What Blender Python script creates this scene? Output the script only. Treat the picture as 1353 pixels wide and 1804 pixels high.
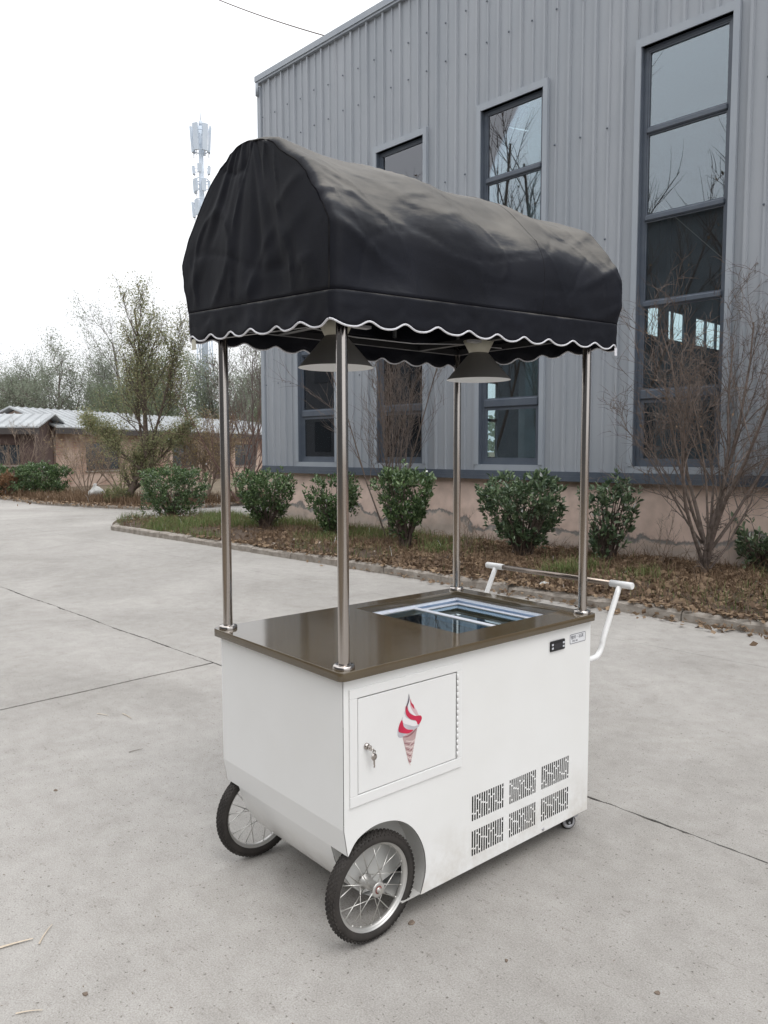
import bpy, math, random
import numpy as np
from mathutils import Vector, Matrix, noise as mnoise

random.seed(7); RNG = np.random.default_rng(7)
scene = bpy.context.scene
col = scene.collection
for o in list(bpy.data.objects): bpy.data.objects.remove(o)

# ------------------------------------------------------------------ camera
PITCH = 0.0791
cd = bpy.data.cameras.new("camera"); cam = bpy.data.objects.new("camera", cd); col.objects.link(cam)
cam.location = (0, 0, 1.55)
cam.rotation_euler = (math.pi/2 - PITCH, 0.002, 0)
cd.sensor_fit = 'VERTICAL'; cd.sensor_height = 24.0; cd.lens = 24.0*1356.5/1804.0
cd.clip_start = 0.05; cd.clip_end = 2000
scene.camera = cam

# ------------------------------------------------------------------ sky, sun, exposure (bright overcast)
SUN_EL, SUN_AZ = math.radians(58), math.radians(150)      # azimuth clockwise from +Y: light from the right, behind the camera
w = bpy.data.worlds.new("World"); scene.world = w; w.use_nodes = True
nt = w.node_tree; nt.nodes.clear()
out = nt.nodes.new("ShaderNodeOutputWorld"); bg = nt.nodes.new("ShaderNodeBackground")
sky = nt.nodes.new("ShaderNodeTexSky"); sky.sky_type = 'NISHITA'; sky.sun_disc = False
sky.sun_elevation = SUN_EL; sky.sun_rotation = SUN_AZ; sky.dust_density = 4.0; sky.air_density = 1.0
hs = nt.nodes.new("ShaderNodeHueSaturation"); hs.inputs['Saturation'].default_value = 0.25
mx = nt.nodes.new("ShaderNodeMix"); mx.data_type = 'RGBA'; mx.inputs[0].default_value = 0.86
mx.inputs[7].default_value = (9.3, 9.45, 9.7, 1)            # the even white cloud layer
nt.links.new(sky.outputs[0], hs.inputs['Color']); nt.links.new(hs.outputs[0], mx.inputs[6])
# standard overcast luminance: about three times brighter overhead than at the horizon
wtc = nt.nodes.new("ShaderNodeTexCoord"); wsx = nt.nodes.new("ShaderNodeSeparateXYZ"); nt.links.new(wtc.outputs['Generated'], wsx.inputs[0])
wmr = nt.nodes.new("ShaderNodeMapRange"); wmr.inputs['From Min'].default_value = 0; wmr.inputs['From Max'].default_value = 1
wmr.inputs['To Min'].default_value = 0.74; wmr.inputs['To Max'].default_value = 1.60; nt.links.new(wsx.outputs['Z'], wmr.inputs[0])
wvm = nt.nodes.new("ShaderNodeVectorMath"); wvm.operation = 'SCALE'; nt.links.new(mx.outputs[2], wvm.inputs[0]); nt.links.new(wmr.outputs[0], wvm.inputs['Scale'])
nt.links.new(wvm.outputs[0], bg.inputs['Color']); bg.inputs['Strength'].default_value = 0.138
nt.links.new(bg.outputs[0], out.inputs[0])
sl = bpy.data.lights.new("sun", 'SUN'); sl.energy = 0.8; sl.angle = math.radians(30); sl.color = (1, .975, .94)
so = bpy.data.objects.new("sun", sl); col.objects.link(so)
sd = Vector((math.sin(SUN_AZ)*math.cos(SUN_EL), math.cos(SUN_AZ)*math.cos(SUN_EL), math.sin(SUN_EL)))
so.rotation_euler = sd.to_track_quat('Z', 'Y').to_euler(); so.location = (6, -6, 20)
scene.view_settings.view_transform = 'Standard'; scene.view_settings.look = 'None'
scene.view_settings.exposure = 0.10; scene.view_settings.gamma = 1.0
scene.view_settings.use_curve_mapping = False

# ------------------------------------------------------------------ helpers
def props(o, label=None, cat=None, group=None, kind=None):
    if label: o['label'] = label
    if cat: o['category'] = cat
    if group: o['group'] = group
    if kind: o['kind'] = kind
    return o
def empty(name, loc=(0,0,0), rz=0, label=None, cat=None, group=None, kind=None):
    o = bpy.data.objects.new(name, None); col.objects.link(o); o.location = loc; o.rotation_euler = (0,0,rz)
    o.empty_display_size = .1
    return props(o, label, cat, group, kind)
def link(name, me, mats, parent=None, loc=None, rot=None, kind=None):
    o = bpy.data.objects.new(name, me); col.objects.link(o)
    if mats is not None:
        for m in (mats if isinstance(mats, (list, tuple)) else [mats]):
            me.materials.append(m)
    if parent: o.parent = parent
    if loc is not None: o.location = loc
    if rot is not None: o.rotation_euler = rot
    if kind: o['kind'] = kind
    return o
def inst(name, src, parent, loc=(0,0,0), rot=(0,0,0), scale=None):
    o = bpy.data.objects.new(name, src.data); col.objects.link(o); o.parent = parent
    o.location = loc; o.rotation_euler = rot
    if scale: o.scale = scale
    return o

class MB:
    def __init__(s): s.v = []; s.f = []; s.m = []; s.sm = []
    def add(s, vs, fs, mi=0, smooth=False):
        b = len(s.v); s.v += [tuple(x) for x in vs]
        for f in fs:
            s.f.append(tuple(b+i for i in f)); s.m.append(mi); s.sm.append(smooth)
        return s
    def box(s, a, b, mi=0):
        (x0,y0,z0),(x1,y1,z1) = a, b
        return s.add([(x0,y0,z0),(x1,y0,z0),(x1,y1,z0),(x0,y1,z0),(x0,y0,z1),(x1,y0,z1),(x1,y1,z1),(x0,y1,z1)],
              [(0,3,2,1),(4,5,6,7),(0,1,5,4),(1,2,6,5),(2,3,7,6),(3,0,4,7)], mi)
    def cbox(s, a, b, c=.002, mi=0):          # box with chamfered vertical & horizontal edges
        (x0,y0,z0),(x1,y1,z1) = a, b
        vs = []
        for (zz, k) in ((z0, c), (z0+c, 0), (z1-c, 0), (z1, c)):
            for (px, py) in ((x0+c+k,y0+k),(x1-c-k,y0+k),(x1-k,y0+c+k),(x1-k,y1-c-k),(x1-c-k,y1-k),(x0+c+k,y1-k),(x0+k,y1-c-k),(x0+k,y0+c+k)):
                vs.append((px,py,zz))
        fs = [tuple(range(7,-1,-1)), tuple(range(24,32))]
        for r in range(3):
            for i in range(8):
                j = (i+1) % 8; fs.append((r*8+i, r*8+j, r*8+8+j, r*8+8+i))
        return s.add(vs, fs, mi)
    def tube(s, pts, rad, n=8, mi=0, cap=True, smooth=True):
        pts = [Vector(p) for p in pts]; N = len(pts)
        if not hasattr(rad, '__len__'): rad = [rad]*N
        vs = []; up = None
        for i, p in enumerate(pts):
            t = (pts[min(i+1,N-1)] - pts[max(i-1,0)]).normalized()
            if up is None:
                up = Vector((0,0,1)) if abs(t.z) < .9 else Vector((1,0,0))
            a = t.cross(up)
            if a.length < 1e-5: a = t.orthogonal()
            a.normalize(); b = a.cross(t).normalized(); up = b
            for k in range(n):
                an = 2*math.pi*k/n; vs.append(p + (a*math.cos(an) + b*math.sin(an))*rad[i])
        fs = []
        for i in range(N-1):
            for k in range(n):
                k2 = (k+1) % n; fs.append((i*n+k, i*n+k2, (i+1)*n+k2, (i+1)*n+k))
        s.add(vs, fs, mi, smooth)
        if cap: s.add([], [], mi); b0 = len(s.v)-len(vs); s.f.append(tuple(b0+k for k in range(n))[::-1]); s.m.append(mi); s.sm.append(False); s.f.append(tuple(b0+(N-1)*n+k for k in range(n))); s.m.append(mi); s.sm.append(False)
        return s
    def lathe(s, prof, n=32, origin=(0,0,0), axis='Z', mi=0, smooth=True, closed=False):
        vs = []; N = len(prof)
        for (r, h) in prof:
            for k in range(n):
                a = 2*math.pi*k/n; c, d = r*math.cos(a), r*math.sin(a)
                p = (c,d,h) if axis == 'Z' else ((c,h,d) if axis == 'Y' else (h,c,d))
                vs.append((p[0]+origin[0], p[1]+origin[1], p[2]+origin[2]))
        fs = []
        for i in range(N if closed else N-1):
            i2 = (i+1) % N
            for k in range(n):
                k2 = (k+1) % n; fs.append((i*n+k, i*n+k2, i2*n+k2, i2*n+k))
        return s.add(vs, fs, mi, smooth)
    def mesh(s, name):
        me = bpy.data.meshes.new(name); me.from_pydata(s.v, [], s.f)
        me.polygons.foreach_set('material_index', s.m); me.polygons.foreach_set('use_smooth', s.sm); me.update()
        return me
    def build(s, name, mats, parent=None, loc=None, rot=None, kind=None):
        return link(name, s.mesh(name), mats, parent, loc, rot, kind)

def npmesh(name, V, F, smooth=False):
    """V (n,3) float array, F (m,k) int array"""
    me = bpy.data.meshes.new(name); n, (m, k) = len(V), F.shape
    me.vertices.add(n); me.vertices.foreach_set('co', V.astype(np.float32).ravel())
    me.loops.add(m*k); me.loops.foreach_set('vertex_index', F.astype(np.int32).ravel())
    me.polygons.add(m); me.polygons.foreach_set('loop_start', np.arange(0, m*k, k, dtype=np.int32))
    try: me.polygons.foreach_set('loop_total', np.full(m, k, dtype=np.int32))
    except Exception: pass
    if smooth: me.polygons.foreach_set('use_smooth', np.ones(m, dtype=bool))
    me.update(calc_edges=True); me.validate()
    return me

def plate(name, splines, thick, mats, parent, M=None, bevel=0.0, kind=None):
    """flat plate in its local XY from closed 2-D outlines (first outer, rest holes)"""
    cu = bpy.data.curves.new(name, 'CURVE'); cu.dimensions = '2D'; cu.fill_mode = 'BOTH'; cu.extrude = thick/2
    cu.bevel_depth = bevel; cu.bevel_resolution = 1
    for sp in splines:
        s = cu.splines.new('POLY'); s.points.add(len(sp)-1); s.use_cyclic_u = True
        for i, (x, y) in enumerate(sp): s.points[i].co = (x, y, 0, 1)
    tmp = bpy.data.objects.new(name+"_tmp", cu); col.objects.link(tmp)
    dg = bpy.context.evaluated_depsgraph_get(); dg.update()
    me = bpy.data.meshes.new_from_object(tmp.evaluated_get(dg)); bpy.data.objects.remove(tmp); bpy.data.curves.remove(cu)
    me.materials.clear()
    if M is not None: me.transform(M)
    return link(name, me, mats, parent, kind=kind)
XZ = Matrix(((1,0,0,0),(0,0,-1,0),(0,1,0,0),(0,0,0,1)))     # plate XY -> XZ plane (normal -Y)

# ------------------------------------------------------------------ materials
def nmat(name):
    m = bpy.data.materials.new(name); m.use_nodes = True; nt = m.node_tree
    b = nt.nodes['Principled BSDF']; return m, nt, b
def rgb(c): return (c[0], c[1], c[2], 1)
def mat(name, c, rough=.5, metal=0, c2=None, nscale=8, bump=0, bscale=60, spec=.5, stretch=None, rvar=0, coat=0, detail=6):
    m, nt, b = nmat(name); N = nt.nodes; L = nt.links
    b.inputs['Base Color'].default_value = rgb(c); b.inputs['Roughness'].default_value = rough
    b.inputs['Metallic'].default_value = metal; b.inputs['Specular IOR Level'].default_value = spec
    if coat: b.inputs['Coat Weight'].default_value = coat; b.inputs['Coat Roughness'].default_value = .05
    tc = N.new('ShaderNodeTexCoord'); mp = N.new('ShaderNodeMapping'); L.new(tc.outputs['Object'], mp.inputs[0])
    if stretch: mp.inputs['Scale'].default_value = stretch
    if c2 or rvar:
        n = N.new('ShaderNodeTexNoise'); n.inputs['Scale'].default_value = nscale; n.inputs['Detail'].default_value = detail
        n.inputs['Roughness'].default_value = .62; L.new(mp.outputs[0], n.inputs['Vector'])
        r = N.new('ShaderNodeValToRGB'); r.color_ramp.elements[0].position = .35; r.color_ramp.elements[1].position = .68
        r.color_ramp.elements[0].color = rgb(c); r.color_ramp.elements[1].color = rgb(c2 or c)
        L.new(n.outputs['Fac'], r.inputs[0]); L.new(r.outputs[0], b.inputs['Base Color'])
        if rvar:
            mr = N.new('ShaderNodeMapRange'); mr.inputs['To Min'].default_value = max(rough-rvar,0.02); mr.inputs['To Max'].default_value = rough+rvar
            L.new(n.outputs['Fac'], mr.inputs[0]); L.new(mr.outputs[0], b.inputs['Roughness'])
    if bump:
        n2 = N.new('ShaderNodeTexNoise'); n2.inputs['Scale'].default_value = bscale; n2.inputs['Detail'].default_value = 4
        L.new(mp.outputs[0], n2.inputs['Vector']); bp = N.new('ShaderNodeBump'); bp.inputs['Strength'].default_value = bump
        bp.inputs['Distance'].default_value = .01; L.new(n2.outputs['Fac'], bp.inputs['Height']); L.new(bp.outputs[0], b.inputs['Normal'])
    return m
def leafmat(name, cols, rough=.5, trans=.25, spec=.4):
    """colour varies leaf by leaf (random per island)"""
    m, nt, b = nmat(name); N = nt.nodes; L = nt.links
    g = N.new('ShaderNodeNewGeometry'); r = N.new('ShaderNodeValToRGB'); r.color_ramp.interpolation = 'LINEAR'
    els = r.color_ramp.elements
    for i, c in enumerate(cols):
        p = i/(len(cols)-1)
        if i == 0: els[0].color = rgb(c)
        elif i == len(cols)-1: els[1].color = rgb(c); els[1].position = 1
        else: e = els.new(p); e.color = rgb(c)
    L.new(g.outputs['Random Per Island'], r.inputs[0]); L.new(r.outputs[0], b.inputs['Base Color'])
    b.inputs['Roughness'].default_value = rough; b.inputs['Specular IOR Level'].default_value = spec
    if trans:
        t = N.new('ShaderNodeBsdfTranslucent'); L.new(r.outputs[0], t.inputs[0]); mx = N.new('ShaderNodeMixShader')
        mx.inputs[0].default_value = trans; o = N['Material Output']
        L.new(b.outputs[0], mx.inputs[1]); L.new(t.outputs[0], mx.inputs[2]); L.new(mx.outputs[0], o.inputs[0])
    return m
def glassmat(name, tint, refl, rough=.01, gcol=(1,1,1)):
    m = bpy.data.materials.new(name); m.use_nodes = True; nt = m.node_tree; nt.nodes.clear(); N = nt.nodes; L = nt.links
    o = N.new('ShaderNodeOutputMaterial'); t = N.new('ShaderNodeBsdfTransparent'); g = N.new('ShaderNodeBsdfGlossy'); mx = N.new('ShaderNodeMixShader')
    t.inputs[0].default_value = rgb(tint); g.inputs['Roughness'].default_value = rough; g.inputs[0].default_value = rgb(gcol)
    fr = N.new('ShaderNodeFresnel'); fr.inputs[0].default_value = 1.5
    ad = N.new('ShaderNodeMath'); ad.operation = 'ADD'; ad.inputs[1].default_value = refl; ad.use_clamp = True
    L.new(fr.outputs[0], ad.inputs[0]); L.new(ad.outputs[0], mx.inputs[0]); L.new(t.outputs[0], mx.inputs[1]); L.new(g.outputs[0], mx.inputs[2])
    L.new(mx.outputs[0], o.inputs[0]); return m

def concrete_mat(name, base, dark, light, speck=True, seed=0.0):
    m, nt, b = nmat(name); N = nt.nodes; L = nt.links
    tc = N.new('ShaderNodeTexCoord'); mp = N.new('ShaderNodeMapping'); mp.inputs['Location'].default_value = (seed, seed*2, 0)
    L.new(tc.outputs['Object'], mp.inputs[0])
    def noise(scale, det, rgh=.6, dist=0):
        n = N.new('ShaderNodeTexNoise'); n.inputs['Scale'].default_value = scale; n.inputs['Detail'].default_value = det
        n.inputs['Roughness'].default_value = rgh; n.inputs['Distortion'].default_value = dist; L.new(mp.outputs[0], n.inputs['Vector']); return n
    def ramp(src, p0, c0, p1, c1):
        r = N.new('ShaderNodeValToRGB'); r.color_ramp.elements[0].position = p0; r.color_ramp.elements[1].position = p1
        r.color_ramp.elements[0].color = rgb(c0); r.color_ramp.elements[1].color = rgb(c1); L.new(src, r.inputs[0]); return r
    def mix(f, a, bb, mode='MIX', fac=None):
        x = N.new('ShaderNodeMix'); x.data_type = 'RGBA'; x.blend_type = mode
        if fac is not None: x.inputs[0].default_value = fac
        else: L.new(f, x.inputs[0])
        L.new(a, x.inputs[6]); L.new(bb, x.inputs[7]); return x.outputs[2]
    big = ramp(noise(.55, 8, .65, .6).outputs['Fac'], .33, dark, .66, light)
    fine = ramp(noise(190, 3, .7).outputs['Fac'], .3, (.66,.64,.62), .68, (1.22,1.22,1.2))
    mid = ramp(noise(9, 8, .7).outputs['Fac'], .3, (.88,.87,.86), .7, (1.07,1.07,1.07))
    c = mix(None, big.outputs[0], mid.outputs[0], 'MULTIPLY', 1.0)
    c = mix(None, c, fine.outputs[0], 'MULTIPLY', .8)
    stn = ramp(noise(1.7, 10, .72, 1.2).outputs['Fac'], .30, (.80,.79,.775), .45, (1,1,1)); c = mix(None, c, stn.outputs[0], 'MULTIPLY', .6)
    crk = ramp(noise(.9, 12, .8, .3).outputs['Fac'], .5, (1,1,1), .75, (1.04,1.04,1.03)); c = mix(None, c, crk.outputs[0], 'MULTIPLY', 1.0)
    if speck:   # dark pits and grit
        pit = ramp(noise(75, 2, .5).outputs['Fac'], .27, (.42,.4,.38), .36, (1,1,1)); c = mix(None, c, pit.outputs[0], 'MULTIPLY', .9)
        st = N.new('ShaderNodeTexNoise'); st.inputs['Scale'].default_value = 14; st.inputs['Detail'].default_value = 3
        mp2 = N.new('ShaderNodeMapping'); mp2.inputs['Scale'].default_value = (1, 3.5, 1); mp2.inputs['Rotation'].default_value = (0,0,.3); L.new(tc.outputs['Object'], mp2.inputs[0])
        L.new(mp2.outputs[0], st.inputs['Vector']); s2 = ramp(st.outputs['Fac'], .25, (.74,.72,.7), .36, (1,1,1)); c = mix(None, c, s2.outputs[0], 'MULTIPLY', .8)
    L.new(c, b.inputs['Base Color']); b.inputs['Roughness'].default_value = .88; b.inputs['Specular IOR Level'].default_value = .3
    bp = N.new('ShaderNodeBump'); bp.inputs['Strength'].default_value = .38; bp.inputs['Distance'].default_value = .006
    L.new(noise(120, 5, .75).outputs['Fac'], bp.inputs['Height']); L.new(bp.outputs[0], b.inputs['Normal'])
    return m

M = {}
M['concrete'] = concrete_mat('concrete', None, (.315,.302,.287), (.42,.405,.388))
M['kerb'] = mat('kerb_concrete', (.22,.19,.16), .9, c2=(.38,.345,.305), nscale=9, bump=.6, bscale=45)
M['joint'] = mat('joint_dirt', (.012,.011,.010), .98, c2=(.03,.026,.022), nscale=14, spec=.05)
M['soil'] = mat('soil', (.055,.038,.028), .95, c2=(.12,.085,.06), nscale=12, bump=.9, bscale=30)
M['verge'] = mat('verge_soil', (.10,.075,.05), .95, c2=(.19,.15,.10), nscale=3, bump=.8, bscale=20)
M['clad'] = mat('painted_steel_cladding', (.292,.317,.350), .42, c2=(.342,.364,.395), nscale=1.6, stretch=(1,1,.25), bump=.06, bscale=6, spec=.5)
M['clad_in'] = mat('cladding_inside', (.035,.065,.08), .7, c2=(.05,.085,.10), nscale=1)  # interior dimness put into the colour, far darker than the outer cladding
M['flash'] = mat('flashing', (.29,.322,.365), .38, c2=(.335,.365,.40), nscale=2.5, stretch=(1,1,.3))
M['dkframe'] = mat('dark_window_frame', (.075,.092,.12), .35, c2=(.10,.118,.145), nscale=4, spec=.5)
M['roof'] = mat('grey_roof', (.25,.26,.28), .5)
M['pane'] = glassmat('window_glass', (.78,.90,.92), .115, .012, (.84,.86,.92))
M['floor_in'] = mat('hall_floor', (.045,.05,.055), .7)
M['white'] = mat('white_paint', (.80,.80,.79), .28, c2=(.765,.76,.75), nscale=3, bump=.02, bscale=18, spec=.5)
def body_paint():
    m, nt, b = nmat('white_body_paint'); N = nt.nodes; L = nt.links
    tc = N.new('ShaderNodeTexCoord'); sx = N.new('ShaderNodeSeparateXYZ'); L.new(tc.outputs['Object'], sx.inputs[0])
    n = N.new('ShaderNodeTexNoise'); n.inputs['Scale'].default_value = 7; n.inputs['Detail'].default_value = 9; n.inputs['Roughness'].default_value = .7; L.new(tc.outputs['Object'], n.inputs['Vector'])
    mr = N.new('ShaderNodeMapRange'); mr.inputs['From Min'].default_value = .32; mr.inputs['From Max'].default_value = .05; L.new(sx.outputs['Z'], mr.inputs[0])
    mu = N.new('ShaderNodeMath'); mu.operation = 'MULTIPLY'; L.new(mr.outputs[0], mu.inputs[0])
    r = N.new('ShaderNodeValToRGB'); r.color_ramp.elements[0].position = .42; r.color_ramp.elements[1].position = .8; L.new(n.outputs['Fac'], r.inputs[0]); L.new(r.outputs[0], mu.inputs[1])
    mx = N.new('ShaderNodeMix'); mx.data_type = 'RGBA'; mx.inputs[6].default_value = (.82,.82,.81,1); mx.inputs[7].default_value = (.50,.45,.38,1); L.new(mu.outputs[0], mx.inputs[0])
    n2 = N.new('ShaderNodeTexNoise'); n2.inputs['Scale'].default_value = 2.2; n2.inputs['Detail'].default_value = 7; L.new(tc.outputs['Object'], n2.inputs['Vector'])
    r2 = N.new('ShaderNodeValToRGB'); r2.color_ramp.elements[0].position = .3; r2.color_ramp.elements[0].color = (.955,.95,.94,1); r2.color_ramp.elements[1].position = .6; L.new(n2.outputs['Fac'], r2.inputs[0])
    m2 = N.new('ShaderNodeMix'); m2.data_type = 'RGBA'; m2.blend_type = 'MULTIPLY'; m2.inputs[0].default_value = 1; L.new(mx.outputs[2], m2.inputs[6]); L.new(r2.outputs[0], m2.inputs[7]); L.new(m2.outputs[2], b.inputs['Base Color'])
    b.inputs['Roughness'].default_value = .26
    n3 = N.new('ShaderNodeTexNoise'); n3.inputs['Scale'].default_value = 3.5; L.new(tc.outputs['Object'], n3.inputs['Vector'])
    bp = N.new('ShaderNodeBump'); bp.inputs['Strength'].default_value = .12; bp.inputs['Distance'].default_value = .01; L.new(n3.outputs['Fac'], bp.inputs['Height']); L.new(bp.outputs[0], b.inputs['Normal'])
    return m
M['body'] = body_paint()
M['whitein'] = mat('white_paint_dull', (.60,.60,.58), .5, c2=(.48,.47,.45), nscale=6)
M['seamgap'] = mat('panel_gap', (.05,.05,.05), .8)
M['brown'] = mat('brown_gloss_counter', (.088,.064,.036), .085, c2=(.102,.078,.046), nscale=5, rvar=.045, bump=.01, bscale=9, spec=.9)
M['steel'] = mat('stainless_steel', (.56,.52,.49), .16, 1, c2=(.47,.43,.40), nscale=2, stretch=(60,60,1), rvar=.05)
M['steelbrown'] = mat('brownish_steel', (.30,.25,.215), .24, 1, c2=(.24,.20,.17), nscale=3)
M['alum'] = mat('aluminium_frame', (.80,.83,.90), .32, .1)
M['liner'] = mat('freezer_liner', (.30,.42,.62), .2, .2, c2=(.48,.60,.76), nscale=3)
M['lid'] = glassmat('lid_glass', (.88,.95,.98), .30, .008, (.72,.90,1.0))
M['well'] = mat('freezer_inside', (.62,.74,.78), .5, c2=(.70,.78,.82), nscale=4)
M['rubber'] = mat('tyre_rubber', (.022,.019,.017), .72, c2=(.042,.036,.032), nscale=14, bump=.15, bscale=90)
M['rim'] = mat('rim_alloy', (.50,.49,.47), .42, .7, c2=(.60,.59,.57), nscale=10)
M['spoke'] = mat('spoke_steel', (.60,.59,.56), .3, .9)
M['rusty'] = mat('hub_rust', (.17,.035,.03), .6, c2=(.30,.10,.07), nscale=40)
M['black'] = mat('black_plastic', (.012,.012,.014), .38)
M['screen'] = mat('display_window', (.02,.02,.025), .12)
M['button'] = mat('button_grey', (.62,.64,.68), .4)
M['slot'] = mat('vent_dark', (.012,.010,.010), .95, spec=.1)
M['caster'] = mat('castor_grey', (.42,.42,.44), .35, .3)
M['lampdark'] = mat('lamp_grey_enamel', (.25,.245,.235), .6, c2=(.27,.265,.255), nscale=5)
M['lampcream'] = mat('lamp_cream_enamel', (.62,.60,.50), .5)
M['lampwhite'] = mat('lamp_white_enamel', (.84,.84,.83), .5)
M['bar'] = mat('dark_steel_bar', (.035,.035,.037), .4, .4)
M['wire'] = mat('pale_wire', (.55,.55,.56), .4)
M['piping'] = mat('white_piping', (.70,.70,.74), .6, bump=.3, bscale=160)
M['lblwhite'] = mat('label_face', (.74,.75,.77), .35)
M['lblink'] = mat('label_ink', (.22,.22,.24), .5)
M['pink'] = mat('swirl_pink', (.62,.022,.075), .35, c2=(.50,.015,.06), nscale=30)
M['swirlwhite'] = mat('swirl_white', (.80,.78,.79), .35)
M['swirlgrey'] = mat('swirl_grey', (.47,.46,.50), .35, c2=(.62,.60,.63), nscale=25)
M['swirlpale'] = mat('swirl_pale_pink', (.66,.45,.48), .35)
M['cone'] = mat('cone_pinkish', (.44,.30,.30), .4, c2=(.54,.38,.37), nscale=40)
M['coneline'] = mat('cone_line', (.27,.12,.135), .4)
M['conelight'] = mat('cone_light', (.72,.60,.58), .4)
M['outline'] = mat('print_outline', (.09,.07,.09), .4)
M['bark'] = mat('bark_brown', (.085,.062,.05), .9, c2=(.15,.115,.095), nscale=25, bump=.5, bscale=70)
M['barkgrey'] = mat('bark_grey', (.12,.10,.09), .9, c2=(.19,.165,.15), nscale=20)
M['barktwig'] = mat('bark_twig', (.085,.066,.054), .9, c2=(.19,.15,.13), nscale=20)
M['barktan'] = mat('bark_tan', (.20,.15,.115), .9, c2=(.28,.22,.17), nscale=20)
M['barkred'] = mat('bark_reddish', (.13,.075,.065), .9, c2=(.19,.12,.10), nscale=20)
M['tower'] = mat('tower_white_steel', (.50,.57,.65), .5, c2=(.58,.64,.71), nscale=1)
M['roofw'] = mat('white_sheet_roof', (.40,.42,.43), .55, c2=(.29,.30,.31), nscale=1.2)
M['roofdk'] = mat('dark_fascia', (.06,.052,.05), .7)
M['winhouse'] = mat('house_window_glass', (.035,.045,.055), .08, spec=.8)
M['doorbrown'] = mat('old_door', (.085,.05,.042), .7, c2=(.12,.08,.065), nscale=6)
M['post_c'] = mat('interior_column', (.30,.34,.36), .6)
M['straw'] = leafmat('dry_straw', [(.24,.165,.105),(.36,.27,.17),(.15,.10,.065),(.46,.37,.25),(.11,.07,.045)], .8, .2, .2)
M['litter'] = leafmat('dry_leaves', [(.13,.088,.062),(.25,.18,.13),(.40,.31,.22),(.09,.06,.044),(.56,.47,.36),(.32,.23,.15)], .75, .12, .2)
M['grass'] = leafmat('green_grass', [(.08,.15,.035),(.13,.21,.055),(.19,.25,.08),(.22,.22,.10)], .6, .3, .3)
M['shrub'] = leafmat('glossy_green_leaves', [(.035,.078,.030),(.06,.12,.046),(.11,.18,.075),(.045,.10,.040),(.19,.27,.12)], .27, .22, .7)
M['shrub2'] = leafmat('bluish_green_leaves', [(.05,.09,.05),(.08,.135,.07),(.13,.20,.105),(.06,.105,.06),(.19,.26,.14)], .28, .22, .7)
M['treeleaf'] = leafmat('yellow_green_leaves', [(.16,.20,.10),(.23,.26,.13),(.31,.31,.16),(.18,.22,.12),(.37,.34,.19)], .6, .45, .3)
M['treeleaf2'] = leafmat('tan_yellow_leaves', [(.25,.19,.09),(.33,.26,.13),(.18,.17,.07),(.38,.30,.17)], .6, .35, .3)
M['farleaf'] = leafmat('far_willow_leaves', [(.26,.29,.22),(.33,.36,.28),(.40,.415,.34),(.24,.27,.21)], .6, .5, .2)  # far leaf colours lightened to stand in for distance haze
M['farleaf2'] = leafmat('far_dark_green_leaves', [(.16,.205,.13),(.21,.255,.16),(.26,.30,.20)], .6, .5, .2)
M['bush_red'] = leafmat('browned_hedge_leaves', [(.20,.11,.06),(.10,.12,.05),(.05,.09,.03),(.26,.16,.09)], .5, .2, .3)

# peeling pink plaster
def plaster_mat():
    m, nt, b = nmat('pink_plaster'); N = nt.nodes; L = nt.links
    tc = N.new('ShaderNodeTexCoord'); sx = N.new('ShaderNodeSeparateXYZ'); L.new(tc.outputs['Object'], sx.inputs[0])
    n = N.new('ShaderNodeTexNoise'); n.inputs['Scale'].default_value = 1.1; n.inputs['Detail'].default_value = 9; n.inputs['Roughness'].default_value = .62
    L.new(tc.outputs['Object'], n.inputs['Vector'])
    # height + noise -> peel mask
    a = N.new('ShaderNodeMath'); a.operation = 'MULTIPLY'; a.inputs[1].default_value = 1.15; L.new(n.outputs['Fac'], a.inputs[0])
    s = N.new('ShaderNodeMath'); s.operation = 'SUBTRACT'; L.new(sx.outputs['Z'], s.inputs[0]); L.new(a.outputs[0], s.inputs[1])
    r = N.new('ShaderNodeValToRGB'); e = r.color_ramp.elements
    e[0].position = 0; e[0].color = (.60,.52,.46,1); e[1].position = 1; e[1].color = (.76,.60,.52,1)
    mr = N.new('ShaderNodeMapRange'); mr.inputs['From Min'].default_value = -.55; mr.inputs['From Max'].default_value = .25; L.new(s.outputs[0], mr.inputs[0])
    for p, c in ((.20,(.50,.43,.38)),(.43,(.66,.54,.47)),(.475,(.34,.32,.30)),(.52,(.24,.235,.23)),(.545,(.52,.41,.36)),(.57,(.76,.60,.52))):
        k = e.new(p); k.color = rgb(c)
    L.new(mr.outputs[0], r.inputs[0])
    n2 = N.new('ShaderNodeTexNoise'); n2.inputs['Scale'].default_value = 5; n2.inputs['Detail'].default_value = 8; L.new(tc.outputs['Object'], n2.inputs['Vector'])
    r2 = N.new('ShaderNodeValToRGB'); r2.color_ramp.elements[0].position = .3; r2.color_ramp.elements[0].color = (.82,.8,.78,1); r2.color_ramp.elements[1].position = .62; r2.color_ramp.elements[1].color = (1.06,1.05,1.04,1)
    L.new(n2.outputs['Fac'], r2.inputs[0]); mx = N.new('ShaderNodeMix'); mx.data_type = 'RGBA'; mx.blend_type = 'MULTIPLY'; mx.inputs[0].default_value = 1
    L.new(r.outputs[0], mx.inputs[6]); L.new(r2.outputs[0], mx.inputs[7]); L.new(mx.outputs[2], b.inputs['Base Color'])
    b.inputs['Roughness'].default_value = .85
    bp = N.new('ShaderNodeBump'); bp.inputs['Strength'].default_value = .6; bp.inputs['Distance'].default_value = .02
    L.new(mr.outputs[0], bp.inputs['Height']); L.new(bp.outputs[0], b.inputs['Normal'])
    return m
M['plaster'] = plaster_mat()

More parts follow.
